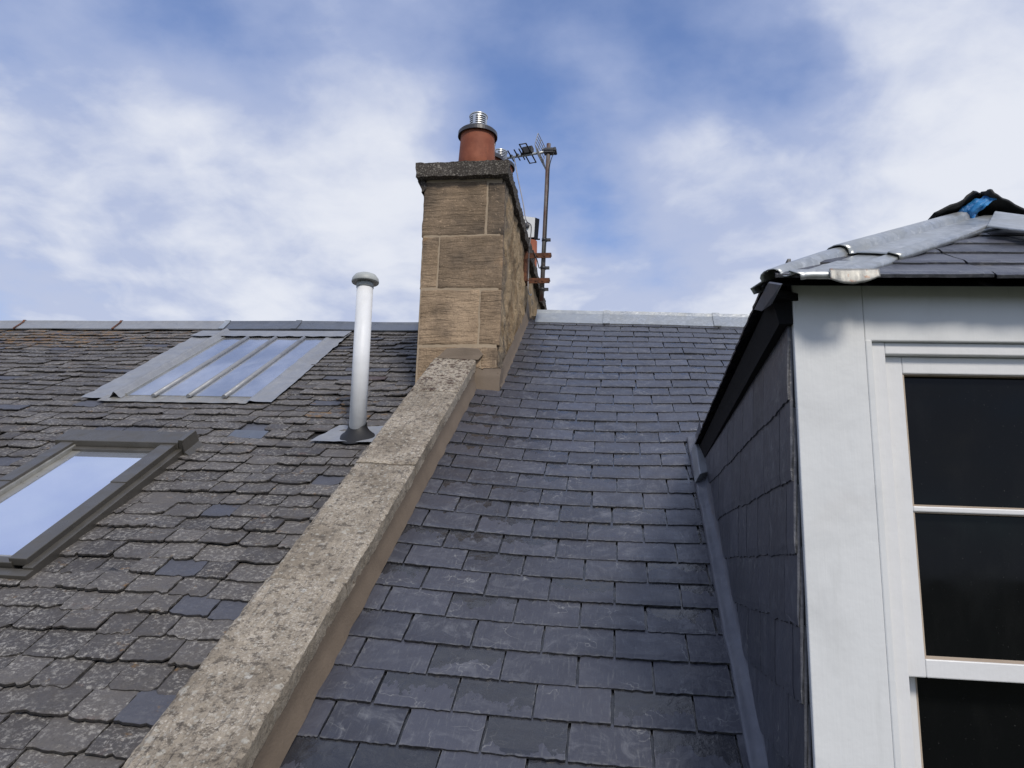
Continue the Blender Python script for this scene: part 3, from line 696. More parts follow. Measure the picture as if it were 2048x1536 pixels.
q = [onY(1044, 431, 7.86), onY(1071.5, 434.5, 7.86), onY(1069, 477, 7.86), onY(1044, 478, 7.86)]
qb = [onY(1048, 433, 8.05), onY(1079.5, 438, 8.0), onY(1076, 479, 8.0), onY(1048, 480, 8.05)]
mb = MB(); mb.extrude([p + (q[0] + q[2] - 2 * p) * .015 for p in q], qb); mb.build('flue_box', 'black', far, .006)
mb = MB(); c_ = (q[0] + q[2]) / 2; mb.extrude([c_ + (p - c_) * .93 + V((0, -.012, 0)) for p in q], [c_ + (p - c_) * .93 for p in q]); mb.build('box_front', 'plate', far, .004)
pc_ = onY(1053.5, 451, 7.835); mb = MB(); mb.lathe(pc_, (0, -1, 0), [(.030, -.005), (.030, .012), (.022, .016), (.001, .016)], 20); mb.build('flue_opening', 'band', far)
mb = MB(); mb.tube([onY(1060, 481, 7.9), onY(1073, 478.5, 7.9), onY(1080, 478.5, 7.9)], .008, 6); mb.tube([onY(1064, 478, 7.9), onY(1067, 486, 7.9)], [.04, .03], 8); mb.build('bracket', 'black', far)

# ------------------------------------------------------------------ mast, aerial, cables
YM = 6.13
mast = empty('aerial_mast', onY(1083, 600, YM), 'rusty brown steel aerial mast bracketed to the chimney side', 'aerial mast')
mt, mbp = onY(1097.5, 288, YM), onY(1083, 603, YM)
mb = MB(); mb.tube([mt, mt.lerp(mbp, .5), mbp], .0185, 14); mb.build('pole', 'pole', mast)
for yy in (480, 536, 579):
    p = onY(1098 - (yy - 288) * .0463, yy, YM); mb = MB(); ax = (mt - mbp).normalized()
    mb.lathe(p, ax, [(.024, -.012), (.024, .012)], 14); mb.box(lambda a, b, c: p + V((a, b, c)), .02, .05, -.012, .012, -.01, .01); mb.build('clamp', 'band', mast)
def arm(x0, x1, yy):
    z = onY((x0 + x1) / 2, yy, YM).z; xa = XR - .02; xb = onY(x1, yy, YM).x
    mb = MB(); mb.box(lambda a, b, c: V((a, YM + b, z + c)), xa, xb, -.045, -.040, -.022, .022); mb.box(lambda a, b, c: V((a, YM + b, z + c)), xa, xb, -.04, .03, .016, .022)
    for q_ in (.25, .5, .8):
        xq = xb - .22 * q_
        mb.lathe((xq, YM - .046, z), (0, -1, 0), [(.009, 0), (.009, .004)], 8)
    return mb.build('bracket_arm', 'rust', mast)
arm(1050, 1103, 515); arm(1047, 1100, 565)
mb = MB(); za, zb_ = onY(1050, 512, YM).z, onY(1050, 568, YM).z
mb.box(lambda a, b, c: V((a, b, c)), XR + .002, XR + .030, YM - .07, YM + .055, zb_, za + .02); mb.build('wall_plate', 'rust', mast, .003)

aer = empty('tv_aerial', onY(1096, 303, YM), 'small black yagi television aerial with a wire reflector clamped at the mast top', 'tv aerial')
bd = V((1, -.166, 0)).normalized(); ed = V((.166, 1, 0)).normalized()
b1 = onY(1094, 303, YM); b0 = onY(1006, 317.5, YM + .06)
mb = MB(); mb.tube([b0, b1 + bd * .03], .011, 8); mb.build('boom', 'zinc_dull', aer)
def onboom(x): t_ = (x - 1006) / (1094 - 1006); return b0.lerp(b1, t_)
for x in (1022.5, 1035, 1044.5):
    p = onboom(x) + V((0, 0, .008)); mb = MB(); mb.tube([p - ed * .10, p + ed * .085], .006, 6); mb.tube([p - V((0, 0, .012)), p + V((0, 0, .012))], .014, 8); mb.build('director', 'aerial_black', aer)
p = onboom(1056) + V((0, 0, .01)); mb = MB()
bw = (b1 - b0).normalized()
for sg in (-1, 1):
    c1, c2 = p + bw * .028, p - bw * .028
    mb.tube([c1 + ed * sg * .02, c1 + ed * sg * .165, c2 + ed * sg * .165, c2 + ed * sg * .02], .0065, 6)
mb.build('dipole', 'aerial_black', aer)
mb = MB(); mb.box(lambda a, b, c: p + bw * a + ed * b + V((0, 0, c)), -.045, .045, -.03, .03, -.01, .055); mb.build('junction_box', 'aerial_black', aer, .006)
mb = MB(); pr = onboom(1079)
for k in range(-4, 5):
    hz = k * .024; xo = bw * (abs(k) * .006)
    mb.tube([pr + V((0, 0, hz)) + xo - ed * .145, pr + V((0, 0, hz)) + xo + ed * .145], .0032, 5)
for s_ in (-.145, -.045, .045, .145):
    mb.tube([pr + V((0, 0, -.096)) + bw * .024 + ed * s_, pr + ed * s_, pr + V((0, 0, .096)) + bw * .024 + ed * s_], .0035, 5)
mb.build('reflector', 'wire', aer)
mb = MB(); pm = onY(1097, 303, YM); mb.box(lambda a, b, c: pm + V((a, b, c)), -.035, .045, -.03, .03, -.022, .022); mb.tube([pm + V((-.05, -.03, 0)), pm + V((.07, -.03, .0))], .008, 6); mb.tube([pm + V((.05, -.03, .02)), pm + V((.06, .02, -.02))], .015, 8); mb.build('mast_clamp', 'band', aer, .004)
def cable(pts, rad, label, mat='wire', name='cable'):
    mb = MB(); P_ = []
    for i in range(len(pts) - 1):
        p0, p1_, p2, p3_ = pts[max(i - 1, 0)], pts[i], pts[i + 1], pts[min(i + 2, len(pts) - 1)]
        for s_ in range(6):
            t_ = s_ / 6; P_.append(.5 * ((2 * p1_) + (p2 - p0) * t_ + (2 * p0 - 5 * p1_ + 4 * p2 - p3_) * t_ * t_ + (3 * p1_ - p0 - 3 * p2 + p3_) * t_ ** 3))
    P_.append(pts[-1]); mb.tube(P_, rad, 6); return tag(mb.build(name, mat), label, 'cable')
cable([onboom(1028) , onY(1031, 330, YM), onY(1037, 362, YM - .1), onY(1046, 405, YM - .25), onY(1052, 440, YM - .35), V((-.645, 5.9, 2.60)), V((-.66, 5.95, 2.46)), onX(1058, 500, XR + .05), onX(1057, 545, XR + .04), onX(1056, 580, XR + .04), onX(1060, 590, XR + .04), onX(1063, 588, XR + .04)], .0045, 'thin grey cable hanging from the aerial boom down the chimney side')
cable([pm + V((.055, -.03, -.01)), onY(1099.5, 330, YM - .03), onY(1097, 380, YM - .03), onY(1094, 430, YM - .03), onY(1090, 500, YM - .03), onY(1080, 536, YM - .05), onY(1074, 520, YM - .05), onY(1066, 500, YM - .05)], .0042, 'thin dark cable tied along the aerial mast', 'aerial_black')

# ------------------------------------------------------------------ vent pipe on the old roof
bu, bv = -1.337, 3.945
base = FL.pt(bu, bv, 0); topp = onY(730.5, 566, base.y)
vent_ = empty('vent_pipe', base, 'tall white plastic vent pipe with a domed cowl beside the coping', 'vent pipe')
ax = (topp - base).normalized(); hgt = (topp - base).length
mb = MB(); mb.lathe(base, ax, [(.0475, .05), (.0470, hgt - .03)], 28); mb.build('pipe', 'pipe_white', vent_)
mb = MB(); mb.lathe(base, ax, [(.0495, hgt - .03), (.0495, hgt - .002), (.04, hgt), (.04, hgt + .02)], 28); mb.build('socket', 'pipe_grey', vent_)
mb = MB(); mb.lathe(base, ax, [(.060, hgt + .004), (.077, hgt + .0), (.079, hgt + .006), (.075, hgt + .026), (.061, hgt + .045), (.036, hgt + .056), (.001, hgt + .060)], 36); mb.build('domed_cowl', 'pipe_grey', vent_)
mb = MB()
def coll(s_, t_):
    a = 2 * math.pi * t_; r = .052 + (.046 * (s_ ** 2.2)); wob = 1 + .06 * s_ * math.sin(3 * a + 1)
    p = FL.pt(bu + math.cos(a) * r * wob, bv + math.sin(a) * r * wob * 1.05 + .004, .035); q = base + ax * (.105 * (1 - s_)) + (p - FL.pt(bu, bv, .035))
    return q + FL.N * .035 * s_
mb.grid(coll, 8, 32); mb.build('rubber_collar', 'rubber', vent_)
mb = MB()
def fl_(s_, t_):
    u = -1.575 + .44 * s_ + .05 * (1 - s_) * t_ * 1.6; vv = 3.86 + .27 * t_ + .0 * s_
    return FL.pt(u, vv, .040 - .012 * t_ + .006 * noise.noise(V((u * 14, vv * 14, 0))))
mb.grid(fl_, 16, 10, True); mb.build('lead_flashing', 'lead', vent_)

# ------------------------------------------------------------------ roof window
rw = empty('roof_window', FL.pt(-2.56, 3.1, 0), 'grey-framed roof window reflecting blue sky, set in the old slates at lower left', 'roof window')
FLN = Frame((1200, 240), (-10200, 628), 1.648); Lp = FLN.pt
u0, u1, v0, v1 = WIN
def rbox(name, mat, a, b, c, d, e_, f_, par=rw, bev=.003):
    mb = MB(); mb.box(Lp, a, b, c, d, e_, f_); return mb.build(name, mat, par, bev)
rbox('side_flashing', 'alu_grey', u1 - .045, u1, v0, v1 - .10, .0, .060)
rbox('side_flashing', 'alu_grey', u0, u0 + .045, v0, v1 - .10, .0, .060)
rbox('frame_cover', 'alu_grey', u1 - .115, u1 - .035, v0 + .02, v0 + .72, .052, .085)
rbox('frame_cover', 'alu_grey', u1 - .117, u1 - .033, v0 + .718, v1 - .10, .054, .089)
rbox('frame_cover', 'alu_grey', u0 + .035, u0 + .105, v0 + .02, v0 + .70, .052, .085)
rbox('frame_cover', 'alu_grey', u0 + .033, u0 + .107, v0 + .698, v1 - .10, .054, .089)
mb = MB()
hs = lambda u: [Lp(u, v1 - .155, .070), Lp(u, v1 - .150, .098), Lp(u, v1 - .02, .108), Lp(u, v1, .10), Lp(u, v1, .02), Lp(u, v1 - .155, .05)]
mb.extrude(hs(u0 - .005), hs(u1 - .02)); mb.build('top_hood', 'alu_grey', rw, .003)
rbox('hood_end', 'alu_grey', u1 - .018, u1 + .012, v1 - .15, v1 + .0, .005, .112)
mb = MB(); mb.extrude([Lp(u1 + .012, v1 - .16, .10), Lp(u1 + .018, v1 - .16, .05), Lp(u1 + .05, v1 - .16, .02), Lp(u1 + .012, v1 - .16, .01)], [Lp(u1 + .012, v1, .10), Lp(u1 + .018, v1, .05), Lp(u1 + .05, v1, .02), Lp(u1 + .012, v1, .01)]); mb.build('corner_flashing', 'alu_grey', rw)
sash = rbox('sash', 'alu_light', u0 + .100, u0 + .118, v0 + .075, v1 - .15, .04, .075)
rbox('stile', 'alu_light', u1 - .122, u1 - .112, v0 + .075, v1 - .15, .04, .080, sash, .001)
rbox('rail', 'alu_grey', u0 + .10, u1 - .112, v1 - .19, v1 - .155, .04, .066, sash)
rbox('rail', 'alu_light', u0 + .10, u1 - .112, v0 + .062, v0 + .085, .04, .060, sash)
rbox('bottom_cover', 'alu_grey', u0 + .10, u1 - .10, v0 + .012, v0 + .058, .02, .070)
rbox('bottom_flashing', 'alu_grey', u0, u1, v0 - .045, v0 + .005, .012, .050)
rbox('apron', 'apron', u0 - .02, u1 - .10, v0 - .17, v0 - .035, .022, .034)
mb = MB(); mb.box(Lp, u0 + .118, u1 - .122, v0 + .08, v1 - .17, .030, .050); mb.build('glass', 'roofglass', rw)
mb = MB(); mb.box(Lp, u0 + .119, u0 + .165, v0 + .08, v1 - .19, .0505, .053); mb.build('gasket', 'alu_light', rw)
# its neighbour, only a corner in view at the left edge
rw2 = empty('roof_window', FL.pt(-3.9, 3.3, 0), 'second roof window, only the dark corner of its hood showing at the left edge', 'roof window')
mb = MB(); hs2 = lambda u: [Lp(u, 3.74, .070), Lp(u, 3.745, .098), Lp(u, 3.87, .108), Lp(u, 3.89, .10), Lp(u, 3.89, .02), Lp(u, 3.74, .05)]
mb.extrude(hs2(-4.4), hs2(-3.47)); mb.build('top_hood', 'alu_grey', rw2, .003)
rbox('side_flashing', 'alu_grey', -3.475, -3.43, 2.55, 3.79, .0, .06, rw2); rbox('frame_cover', 'alu_grey', -3.55, -3.47, 2.57, 3.79, .052, .085, rw2); rbox('glass', 'roofglass', -4.3, -3.55, 2.6, 3.75, .03, .05, rw2)

# ------------------------------------------------------------------ patent-glazed skylight
sk = empty('skylight', FL.pt(-2.7, 5.3, 0), 'long sloping skylight of four panes between metal bars, edged in lead below the old ridge', 'skylight')
GU = [-3.075, -2.868, -2.626, -2.382, -2.20]
for i, (a, b) in enumerate(zip(GU, GU[1:])):
    mb = MB(); mb.box(Lp, a + .004, b - .004, 4.55, 6.0, .030, .042); mb.build('pane', 'streakyglass', sk)
for u in GU[1:4]:
    mb = MB()
    sec = lambda v_, r=.014: [Lp(u + r * 1.3 * math.cos(t_), v_, .042 + r * 1.5 * math.sin(t_)) for t_ in [k_ * math.pi / 6 for k_ in range(7)]]
    mb.extrude(sec(4.52), sec(5.985), smooth=True); mb.build('glazing_bar', 'lead', sk)
def edge_strip(ua, ub, va, vb, roll_u, rh, right):
    mb = MB()
    def f(s_, t_):
        vv = va + (vb - va) * t_; u = ua + (ub - ua) * s_
        outer = (1 - s_) if not right else s_
        u += (1 if right else -1) * outer * .012 * noise.noise(V((vv * 12, 3, 1)))
        wv = .036 + .0015 * math.sin(vv * 40 + u * 9) * outer * .6 + .005 * noise.noise(V((u * 12, vv * 9, 2))) + rh * math.exp(-((u - roll_u) / .022) ** 2)
        lap = .005 * (1 if vv > (va + vb) / 2 + .05 else 0)
        return Lp(u, vv, wv + lap)
    mb.grid(f, 18, 130); return mb.build('lead_flashing', 'lead', sk)
edge_strip(-3.37, -3.085, 4.50, 6.17, -3.13, .042, False)
edge_strip(-2.205, -2.045, 4.47, 6.16, -2.19, .008, True)
mb = MB(); mb.grid(lambda s_, t_: Lp(-3.38 + 1.33 * s_, 6.0 - .006 * abs(math.sin(s_ * 34)) * (1 - t_) + .22 * t_, .058 + .002 * math.sin(s_ * 60) * (1 - t_) - .012 * t_), 80, 4); mb.build('top_flashing', 'lead', sk)
mb = MB(); mb.grid(lambda s_, t_: Lp(-3.22 + 1.02 * s_, 4.44 + .115 * t_ + .008 * noise.noise(V((s_ * 20, 1, 0))) * (1 - t_), 0.036 + .0012 * math.sin(s_ * 30)), 60, 3); mb.build('bottom_flashing', 'rusty_zinc', sk)
mb = MB(); mb.box(Lp, -3.085, -3.070, 4.55, 6.0, .030, .052); mb.build('glazing_edge', 'alu_light', sk)

# ------------------------------------------------------------------ dormer
YD, XD = 1.76, .396
CK = .0235
def Dp(a, b, c): return V((XD + a, YD + .0075 * a + b, c - .0152 * a))
def fa(x, y, b=0.0):
    p = onY(x, y, YD + b)
    a = p.x - XD; p = onY(x, y, YD + b + .0075 * a); a = p.x - XD; return a, p.z + .0152 * a
dm = empty('dormer', (1.13, 2.8, .2), 'white painted timber dormer with slate-hung cheek and dark sash window', 'dormer')
AC = 1.13 - XD; AW = 2 * AC
A1 = (fa(1744, 682)[0] + fa(1762, 960)[0] + fa(1786, 1260)[0]) / 3
Z1 = fa(1744, 681)[1]
A2 = (fa(1772, 709, .012)[0] + fa(1788, 960, .012)[0]) / 2; Z2 = fa(1772, 708, .012)[1]
A3 = (fa(1805, 748, .03)[0] + fa(1851, 1318, .03)[0]) / 2; Z3 = fa(1805, 747, .03)[1]
Z4a, Z4b = fa(1828, 1012, .03)[1], fa(1828, 1023, .03)[1]; Z5, Z6 = fa(1851, 1318, .03)[1], fa(1823, 1354, .03)[1]
A4 = fa(1834, 1400, .07)[0]
ZT_ = .645; ZB = -1.3
print('dormer', A1, A2, A3, A4, Z1, Z2, Z3, Z4a, Z4b, Z5, Z6)
def dbox(name, mat, a0, a1, b0, b1, c0, c1, par=None, bev=.0025):
    mb = MB(); mb.box(Dp, a0, a1, b0, b1, c0, c1); return mb.build(name, mat, par or dm, bev)
dbox('corner_post', 'white_paint', 0, A1 - .014, 0, .14, ZB, ZT_)
dbox('corner_post', 'white_paint', AW - A1 + .014, AW, 0, .14, ZB, ZT_)
dbox('casing', 'white_paint', A1 - .0145, A1, -.0012, .12, ZB, Z1 + .002, bev=.003)
dbox('casing', 'white_paint', AW - A1, AW - A1 + .0145, -.0012, .12, ZB, Z1 + .002, bev=.003)
dbox('lintel', 'white_paint', A1 - .0135, AW - A1 + .0135, .0015, .14, Z1, ZT_)
dbox('casing_bead', 'white_trim', A1, A2, .012, .12, ZB, Z1 - .0005)
dbox('casing_bead', 'white_trim', AW - A2, AW - A1, .012, .12, ZB, Z1 - .0005)
dbox('casing_bead', 'white_trim', A2, AW - A2, .0125, .12, Z2, Z1 - .0008)
us_ = dbox('upper_sash', 'white_trim', A2 + .0005, A3, .030, .066, Z6, Z2 - .001)
dbox('stile', 'white_trim', AW - A3, AW - A2 - .0005, .030, .066, Z6, Z2 - .001, us_)
dbox('rail', 'white_trim', A3, AW - A3, .0302, .066, Z3, Z2 - .001, us_); dbox('rail', 'white_trim', A3, AW - A3, .0298, .066, Z6, Z5, us_)
dbox('glazing_bar', 'white_trim', A3, AW - A3, .0303, .060, Z4b, Z4a, us_)
PB = .050
for zt, zb in ((Z3, Z4a), (Z4b, Z5)):
    pn = dbox('pane', 'pane', A3 - .004, AW - A3 + .004, PB, PB + .004, zb - .004, zt + .004, us_, 0)
    dbox('putty', 'putty', A3, A3 + .0035, .034, PB, zb, zt, pn, 0); dbox('putty', 'putty', A3 + .0035, AW - A3, .034, PB, zt - .002, zt, pn, 0)
    mb = MB(); mb.extrude([Dp(A3 + .0035, .033, zb), Dp(A3 + .0035, PB, zb), Dp(A3 + .0035, PB, zb + .005)], [Dp(AW - A3, .033, zb), Dp(AW - A3, PB, zb), Dp(AW - A3, PB, zb + .005)]); mb.build('putty', 'putty', pn)
ls = dbox('lower_sash', 'white_trim', A2 + .0008, A4, .070, .105, ZB + .1, Z6 - .001)
dbox('stile', 'white_trim', AW - A4, AW - A2 - .0008, .070, .105, ZB + .1, Z6 - .001, ls); dbox('rail', 'white_trim', A4, AW - A4, .0702, .105, Z6 - .001, Z6 + .04, ls)
dbox('pane', 'pane', A4 - .002, AW - A4 + .002, .086, .090, ZB + .1, Z6 + .02, ls, 0); dbox('putty', 'putty', A4, A4 + .004, .074, .086, ZB + .1, Z6, ls, 0)
# cheeks: slate-hung side walls
def Cp(u, v, w): return V((XD + .0025 + CK * u - w, YD + .012 + u, v))
m = MB()
ztails = [-1.0, -.84, -.685, -.53, -.40]
zs = [c for c in (fa(1591, 797)[1], fa(1600, 955)[1], fa(1610, 1106)[1], fa(1618, 1252)[1], fa(1625, 1415)[1])]
zs = sorted(zs + [zs[-1] - .155 * k for k in range(1, 4)])
for i, z in enumerate(zs):
    e = (zs[i + 1] - z) if i + 1 < len(zs) else .26
    x = .006 + rr(.06, .12) - (.12 if i % 2 else .0)
    x = .004; firstw = rr(.05, .10) if i % 2 else rr(.13, .2)
    while x < 2.75:
        wdt = firstw if x < .01 else rr(.17, .25); a, b = x, x + wdt - .004; x += wdt
        if YD + a > 4.15: continue
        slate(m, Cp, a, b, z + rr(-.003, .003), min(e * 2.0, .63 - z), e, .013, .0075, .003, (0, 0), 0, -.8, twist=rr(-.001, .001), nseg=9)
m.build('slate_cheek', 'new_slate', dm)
mb = MB(); mb.box(lambda a, b, c: V((XD + .0135 + CK * b + a, YD + .02 + b, c)), .002, .05, 0, 2.6, -1.2, .60); mb.box(lambda a, b, c: V((XD + AW + a, YD + .02 + b, c)), -.05, -.002, 0, 2.9, -1.2, .60); mb.build('cheek_core', 'black', dm)
m = MB()
for i, z in enumerate([-1.0 + .155 * k for k in range(10)]):
    x = -.1 * (i % 2)
    while x < 2.75:
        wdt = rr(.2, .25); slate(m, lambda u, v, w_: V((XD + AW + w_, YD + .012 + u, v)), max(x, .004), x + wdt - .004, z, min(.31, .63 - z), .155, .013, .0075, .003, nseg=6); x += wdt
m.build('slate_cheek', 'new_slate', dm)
# roof: eave line, hip corner, apex
EX0, EY0 = .345, 1.70
def eavez():
    a = onX(1510, 620, EX0 + .008); b = onX(1395, 895, .413); return a, b
ea, eb = eavez()
C0 = V((EX0, EY0, ea.z + (ea.z - eb.z) / (eb.y - ea.y) * (ea.y - EY0)))
C0.z = .605
E1 = V((.425, 4.15, .585))
t_ap = (C0.x * ray(1945, 446).y - C0.y * ray(1945, 446).x) / (ray(1945, 446).x - ray(1945, 446).y)
AP = onY(1945, 446, C0.y + t_ap)
CR = V((2 * AP.x - C0.x, C0.y, C0.z - .03)); RB = AP + V((0, 3.0, 0.0))
print('corner', C0, 'apex', AP, 'eave', ea, eb)
exf = (CR - C0).normalized(); up = (AP - C0) - exf * (AP - C0).dot(exf); svf = up.normalized(); nf = exf.cross(svf).normalized()
Hf = up.length; Wf = (CR - C0).length
def Fp(u, v, w): return C0 + exf * u + svf * v + nf * w
def fhit(x, y, w=0.0):
    d = ray(x, y); p = d * ((C0 + nf * w).dot(nf) / d.dot(nf)); q = p - C0; return q.dot(exf), q.dot(svf)
vt = [-.014] + [fhit(1990, y, .02)[1] for y in (534, 510, 489, 471)]
print('front rows', vt, Hf, [fhit(*q, .02) for q in ((1740, 555), (2005, 462), (1770, 540), (1974, 456), (2048, 465))])
es = [b - a for a, b in zip(vt, vt[1:])]; em = sum(es) / len(es)
vt = [-.014 + em * k for k in range(int(Hf / em) + 1)]
m = MB()
ap_u = (AP - C0).dot(exf)
for i, v in enumerate(vt):
    fr = max(0, v) / Hf; ua, ub = ap_u * fr, Wf - (Wf - ap_u) * fr
    x = ua - (.11 if i % 2 else .01)
    while x < ub:
        wdt = .226 + rr(-.02, .03); a, b = max(x, ua), min(x + wdt - .005, ub); x += wdt
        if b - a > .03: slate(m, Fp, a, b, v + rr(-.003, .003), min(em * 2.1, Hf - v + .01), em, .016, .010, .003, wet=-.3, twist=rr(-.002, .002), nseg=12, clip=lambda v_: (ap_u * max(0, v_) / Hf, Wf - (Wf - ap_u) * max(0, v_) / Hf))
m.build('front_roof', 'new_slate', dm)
# left slope and right slope with their slates
def slope(Pa, Pb, Pc, Pd, name, flip):
    """Pa-Pb eave (front to back), Pc front top, Pd back top"""
    ex = (Pb - Pa).normalized(); upv = (Pd - Pb); upv = upv - ex * upv.dot(ex); H_ = upv.length; sv = upv.normalized(); nn = sv.cross(ex) if not flip else ex.cross(sv)
    if nn.z < 0: nn = -nn
    nn.normalize()
    mm = MB(); L_ = (Pb - Pa).length; hipu = (Pc - Pa).dot(ex)
    for i in range(int(H_ / .15)):
        v_ = -.012 + i * .15; ua = hipu * max(0, v_) / H_; x = ua - (.11 if i % 2 else 0)
        while x < L_:
            wdt = .226 + rr(-.01, .02); a, b = max(x, ua), min(x + wdt - .004, L_); x += wdt
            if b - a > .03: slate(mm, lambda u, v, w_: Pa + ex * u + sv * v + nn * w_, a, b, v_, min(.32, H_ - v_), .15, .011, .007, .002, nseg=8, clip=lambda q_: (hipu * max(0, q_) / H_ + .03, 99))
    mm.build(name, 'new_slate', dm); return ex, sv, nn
exl, svl, nl = slope(C0, E1, AP, AP + V((0, 1.64, 0)), 'side_roof', False)
slope(CR, CR + V((-.1, 2.45, -.02)), AP, AP + V((0, 1.64, 0)), 'side_roof', True)
mb = MB()
for tri in ((C0, CR, AP), (C0, AP, RB, E1), (CR, CR + V((-.1, 2.45, -.02)), RB, AP)):
    mb.poly([p - V((0, 0, .006)) for p in tri])
mb.build('roof_deck', 'black', dm)
# soffit boards and eave boards, bitumen black
mb = MB()
mb.hexa([C0 + V((.012, .02, -.022)), E1 + V((.012, 0, -.03)), E1 + V((.06, 0, -.02)), C0 + V((.072, .066, -.022)), C0 + V((.012, .02, -.008)), E1 + V((.012, 0, -.008)), E1 + V((.06, 0, .02)), C0 + V((.072, .066, -.004))])
mb.build('soffit', 'black', dm)
mb = MB(); mb.hexa([V((XD - .030, YD + .0, .53)), V((.437, 4.05, .50)), V((.46, 4.05, .50)), V((XD - .001, YD + .0, .53)), V((XD - .045, YD, C0.z - .01)), V((.425, 4.05, E1.z - .01)), V((.46, 4.05, E1.z - .01)), V((XD - .001, YD, C0.z - .01))]); mb.build('eave_board', 'black', dm)
mb = MB(); mb.box(Dp, -.02, AW + .02, -.034, .10, ZT_ - .012, ZT_ - .004); mb.build('soffit', 'black', dm)
# lead apron along the foot of the cheek
mb = MB()
def apf(s_, t_):
    vv = 1.2 + (3.92 - 1.2) * t_; p0 = FRX.pt(0, vv, 0)
    x = XD + CK * (p0.y - YD); wob = .004 * noise.noise(V((vv * 6, 1, 0)))
    zr = FRX.pt(FRX.uv(V((x, p0.y, p0.z)))[0], vv, 0).z
    wob2 = .004 * noise.noise(V((vv * 17, s_ * 3, 4))); prof = [(-.062 + wob, .020), (-.058 + wob, .032), (-.036, .036 + wob2), (-.016 + wob2, .046), (-.002 + wob2, .082), (.006, .118 + wob * 2)]
    k_ = s_ * (len(prof) - 1); i_ = min(int(k_), len(prof) - 2); f_ = k_ - i_
    dx = prof[i_][0] * (1 - f_) + prof[i_ + 1][0] * f_; dz = prof[i_][1] * (1 - f_) + prof[i_ + 1][1] * f_
    lap = .004 * (vv > 2.2) + .004 * (vv > 3.0) + .004 * (vv > 3.45)
    return V((x + dx - lap, p0.y, zr + dz + lap))
mb.grid(apf, 15, 120); mb.build('cheek_flashing', 'lead_dark', dm)
mb = MB(); pA = [FRX.hit(1381, 903, .03), FRX.hit(1408, 896, .03), FRX.hit(1408, 962, .03), FRX.hit(1389, 968, .03)]
mb.extrude([p + FRX.N * .002 for p in pA], [p + FRX.N * .05 + V((.02, 0, 0)) for p in pA]); mb.build('corner_flashing', 'lead', dm, .004)
# zinc hip: wings on both slopes and a roll over the hip
hv = (AP - C0); hl = hv.length; hn = hv.normalized()
df = (exf - hn * exf.dot(hn)).normalized(); dl = (exl - hn * exl.dot(hn)).normalized()
upn = (nf + nl).normalized()
def hip(t0, t1, lift, mat, wing, nm='hip_flashing', n=24, lip=0.0):
    mb = MB()
    def sect(t_):
        p = C0 + hn * t_; out = []
        wf = min(wing * (1 + .02 * noise.noise(V((t_ * 9, 1, 1)))), (t_ * hn.dot(svf) + .034) / -df.dot(svf) + .0)
        wf = max(wf, .062); rs = .70 + .30 * min(1.0, max(0.0, (t_ - .01) / .22)) ** .8
        out.append(p + df * (wf + .004) + nf * (.016 + lift)); out.append(p + df * wf + nf * (.029 + lift)); out.append(p + df * (wf - .026) + nf * (.033 + lift)); out.append(p + df * (wf - .030) + nf * (.028 + lift)); 
        out.append(p + df * (wf * .6) + nf * (.026 + lift + .004 * noise.noise(V((t_ * 12, 0, 2))))); out.append(p + df * .040 + nf * (.024 + lift)); out.append(p + df * .030 + nf * (.020 + lift))
        for k_ in range(9):
            a_ = math.radians(-20 + k_ * 27.5); side_ = (df - dl).normalized()
            out.append(p + upn * ((.016 + .014 * (a_ > 0) * 0 + lift) + .022 * rs * math.sin(a_)) + side_ * (.026 + lift) * math.cos(a_))
        out.append(p + dl * .034 + nl * (.022 + lift)); out.append(p + dl * .050 + nl * (.024 + lift)); out.append(p + dl * .052 + nl * (.008 + lift))
        return out
    secs = [sect(t0 + (t1 - t0) * i / n) for i in range(n + 1)]
    idx = [[mb.vert(q_) for q_ in s_] for s_ in secs]
    for a, b in zip(idx, idx[1:]):
        for q_ in range(len(a) - 1): mb.face((a[q_], a[q_ + 1], b[q_ + 1], b[q_]), True)
    o = mb.build(nm, mat, dm); s2 = o.modifiers.new('solid', 'SOLIDIFY'); s2.thickness = .0022; s2.offset = 1
    return o
hip(-.004, .33, 0, 'zinc', .135); hip(.30, hl - .03, .007, 'zinc', .138, n=30)
mb = MB()
def flap(s_, t_):
    u = .105 + .10 * s_; drop = (.008 + .014 * math.sin(math.pi * min(1, .12 + s_ * .9))) * t_
    return Fp(u, -.030 - .010 * math.sin(t_ * 1.5) + .004 * noise.noise(V((s_ * 6, 0, 0))), .036 - .006 * t_) - V((0, 0, drop * 1.1))
mb.grid(flap, 20, 6); o = mb.build('hip_lip', 'rusty_zinc', dm); s2 = o.modifiers.new('solid', 'SOLIDIFY'); s2.thickness = .002
# top metal at the right of the apex
mb = MB(); cs = [fhit(1989, 426, .05), fhit(2100, 441, .05), fhit(2100, 471, .05), fhit(1974, 455, .05)]
mb.extrude([Fp(a, b, .05) for a, b in cs], [Fp(a, b, .056) for a, b in cs]); mb.build('top_flashing', 'zinc', dm, .002)
mb = MB(); aU, aV = fhit(1965, 432, .0); mb.box(Fp, aU - .06, aU + .06, aV - .03, aV + .06, -.02, .03); mb.build('ridge_board', 'wood', dm)
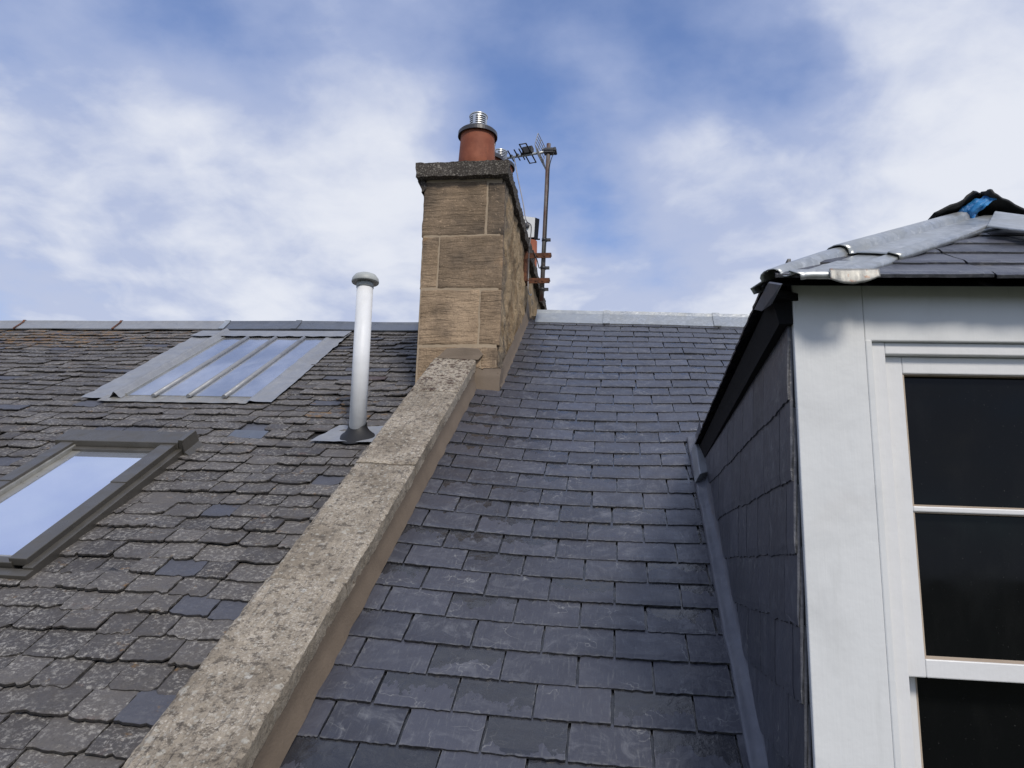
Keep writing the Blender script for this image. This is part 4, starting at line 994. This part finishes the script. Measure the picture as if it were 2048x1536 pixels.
# roofing felt thrown over the apex
YF = AP.y - .10
front = [onY(x, y, YF + dy) for x, y, dy in ((1861, 446, .03), (1868, 425, .0), (1900, 409, -.01), (1927, 398, -.02), (1938, 387, -.02), (1946, 381, -.02), (1957, 384.5, .02), (1965, 383, .03), (1976, 380, .0), (1985, 379, -.02), (1993, 387, -.02), (2006, 396, 0), (2030, 408, .02), (2075, 428, .04), (2110, 444, .06))]
mb = MB(); n_ = len(front) - 1
def ff(s_, t_):
    k_ = s_ * n_; i_ = min(int(k_), n_ - 1); p = front[i_].lerp(front[i_ + 1], k_ - i_)
    back_ = AP + V(((p.x - AP.x) * 1.05, 1.5, (p.z - AP.z) * .4 - .0))
    q_ = p.lerp(V((p.x, p.y + 1.4, p.z - .10 + .03 * noise.noise(V((s_ * 6, t_ * 3, 0))))), t_); return q_ + V((0, 0, .006 * noise.noise(V((s_ * 14, t_ * 8, 2)))))
mb.grid(ff, 56, 20); fo = tag(mb.build('roofing_felt', 'felt'), 'loose black roofing felt draped over the top of the dormer roof', 'roofing felt')
s2 = fo.modifiers.new('solid', 'SOLIDIFY'); s2.thickness = .008; s2.offset = -1
mb = MB()
bl = [[onY(1911, 427, YF + .015), onY(1940, 441, YF + .02), onY(1946, 443, YF - .0)], [onY(1928, 413, YF + .012), onY(1941, 423, YF + .0), onY(1953, 428, YF + .01)], [onY(1945, 402, YF + .012), onY(1960, 406, YF - .01), onY(1972, 413, YF - .01)], [onY(1965, 394, YF + .012), onY(1976, 397, YF), onY(1983, 404, YF - .01)], [onY(1988, 392.5, YF + .01), onY(1994, 393.5, YF), onY(1999, 395, YF)]]
def bf(s_, t_):
    a = s_ * 4; i_ = min(int(a), 3); b = t_ * 2; j_ = min(int(b), 1); fa_, fb = a - i_, b - j_
    p = bl[i_][j_].lerp(bl[i_ + 1][j_], fa_).lerp(bl[i_][j_ + 1].lerp(bl[i_ + 1][j_ + 1], fa_), fb)
    return p + V((0, .006 * noise.noise(V((s_ * 5, t_ * 4, 1))), .006 * noise.noise(V((s_ * 8, t_ * 6, 4)))))
mb.grid(bf, 24, 14); bo = tag(mb.build('plastic_sheet', 'blue'), 'crumpled blue plastic sheet poking out under the black felt on the dormer', 'plastic sheet')
s2 = bo.modifiers.new('solid', 'SOLIDIFY'); s2.thickness = .002
# offcut of metal hanging on the side eave
XS = EX0 - .014
mb = MB(); q4 = [onX(1536, 566, XS - .004), onX(1561, 570, XS + .006), onX(1541, 610, XS + .012), onX(1524, 622, XS + .006), onX(1508, 619, XS + .0)]
mb.extrude(q4, [p + V((.004, .0, .003)) for p in q4]); tag(mb.build('metal_strip', 'lead_dark'), 'short grey metal strip hanging from the side eave of the dormer', 'metal strip')
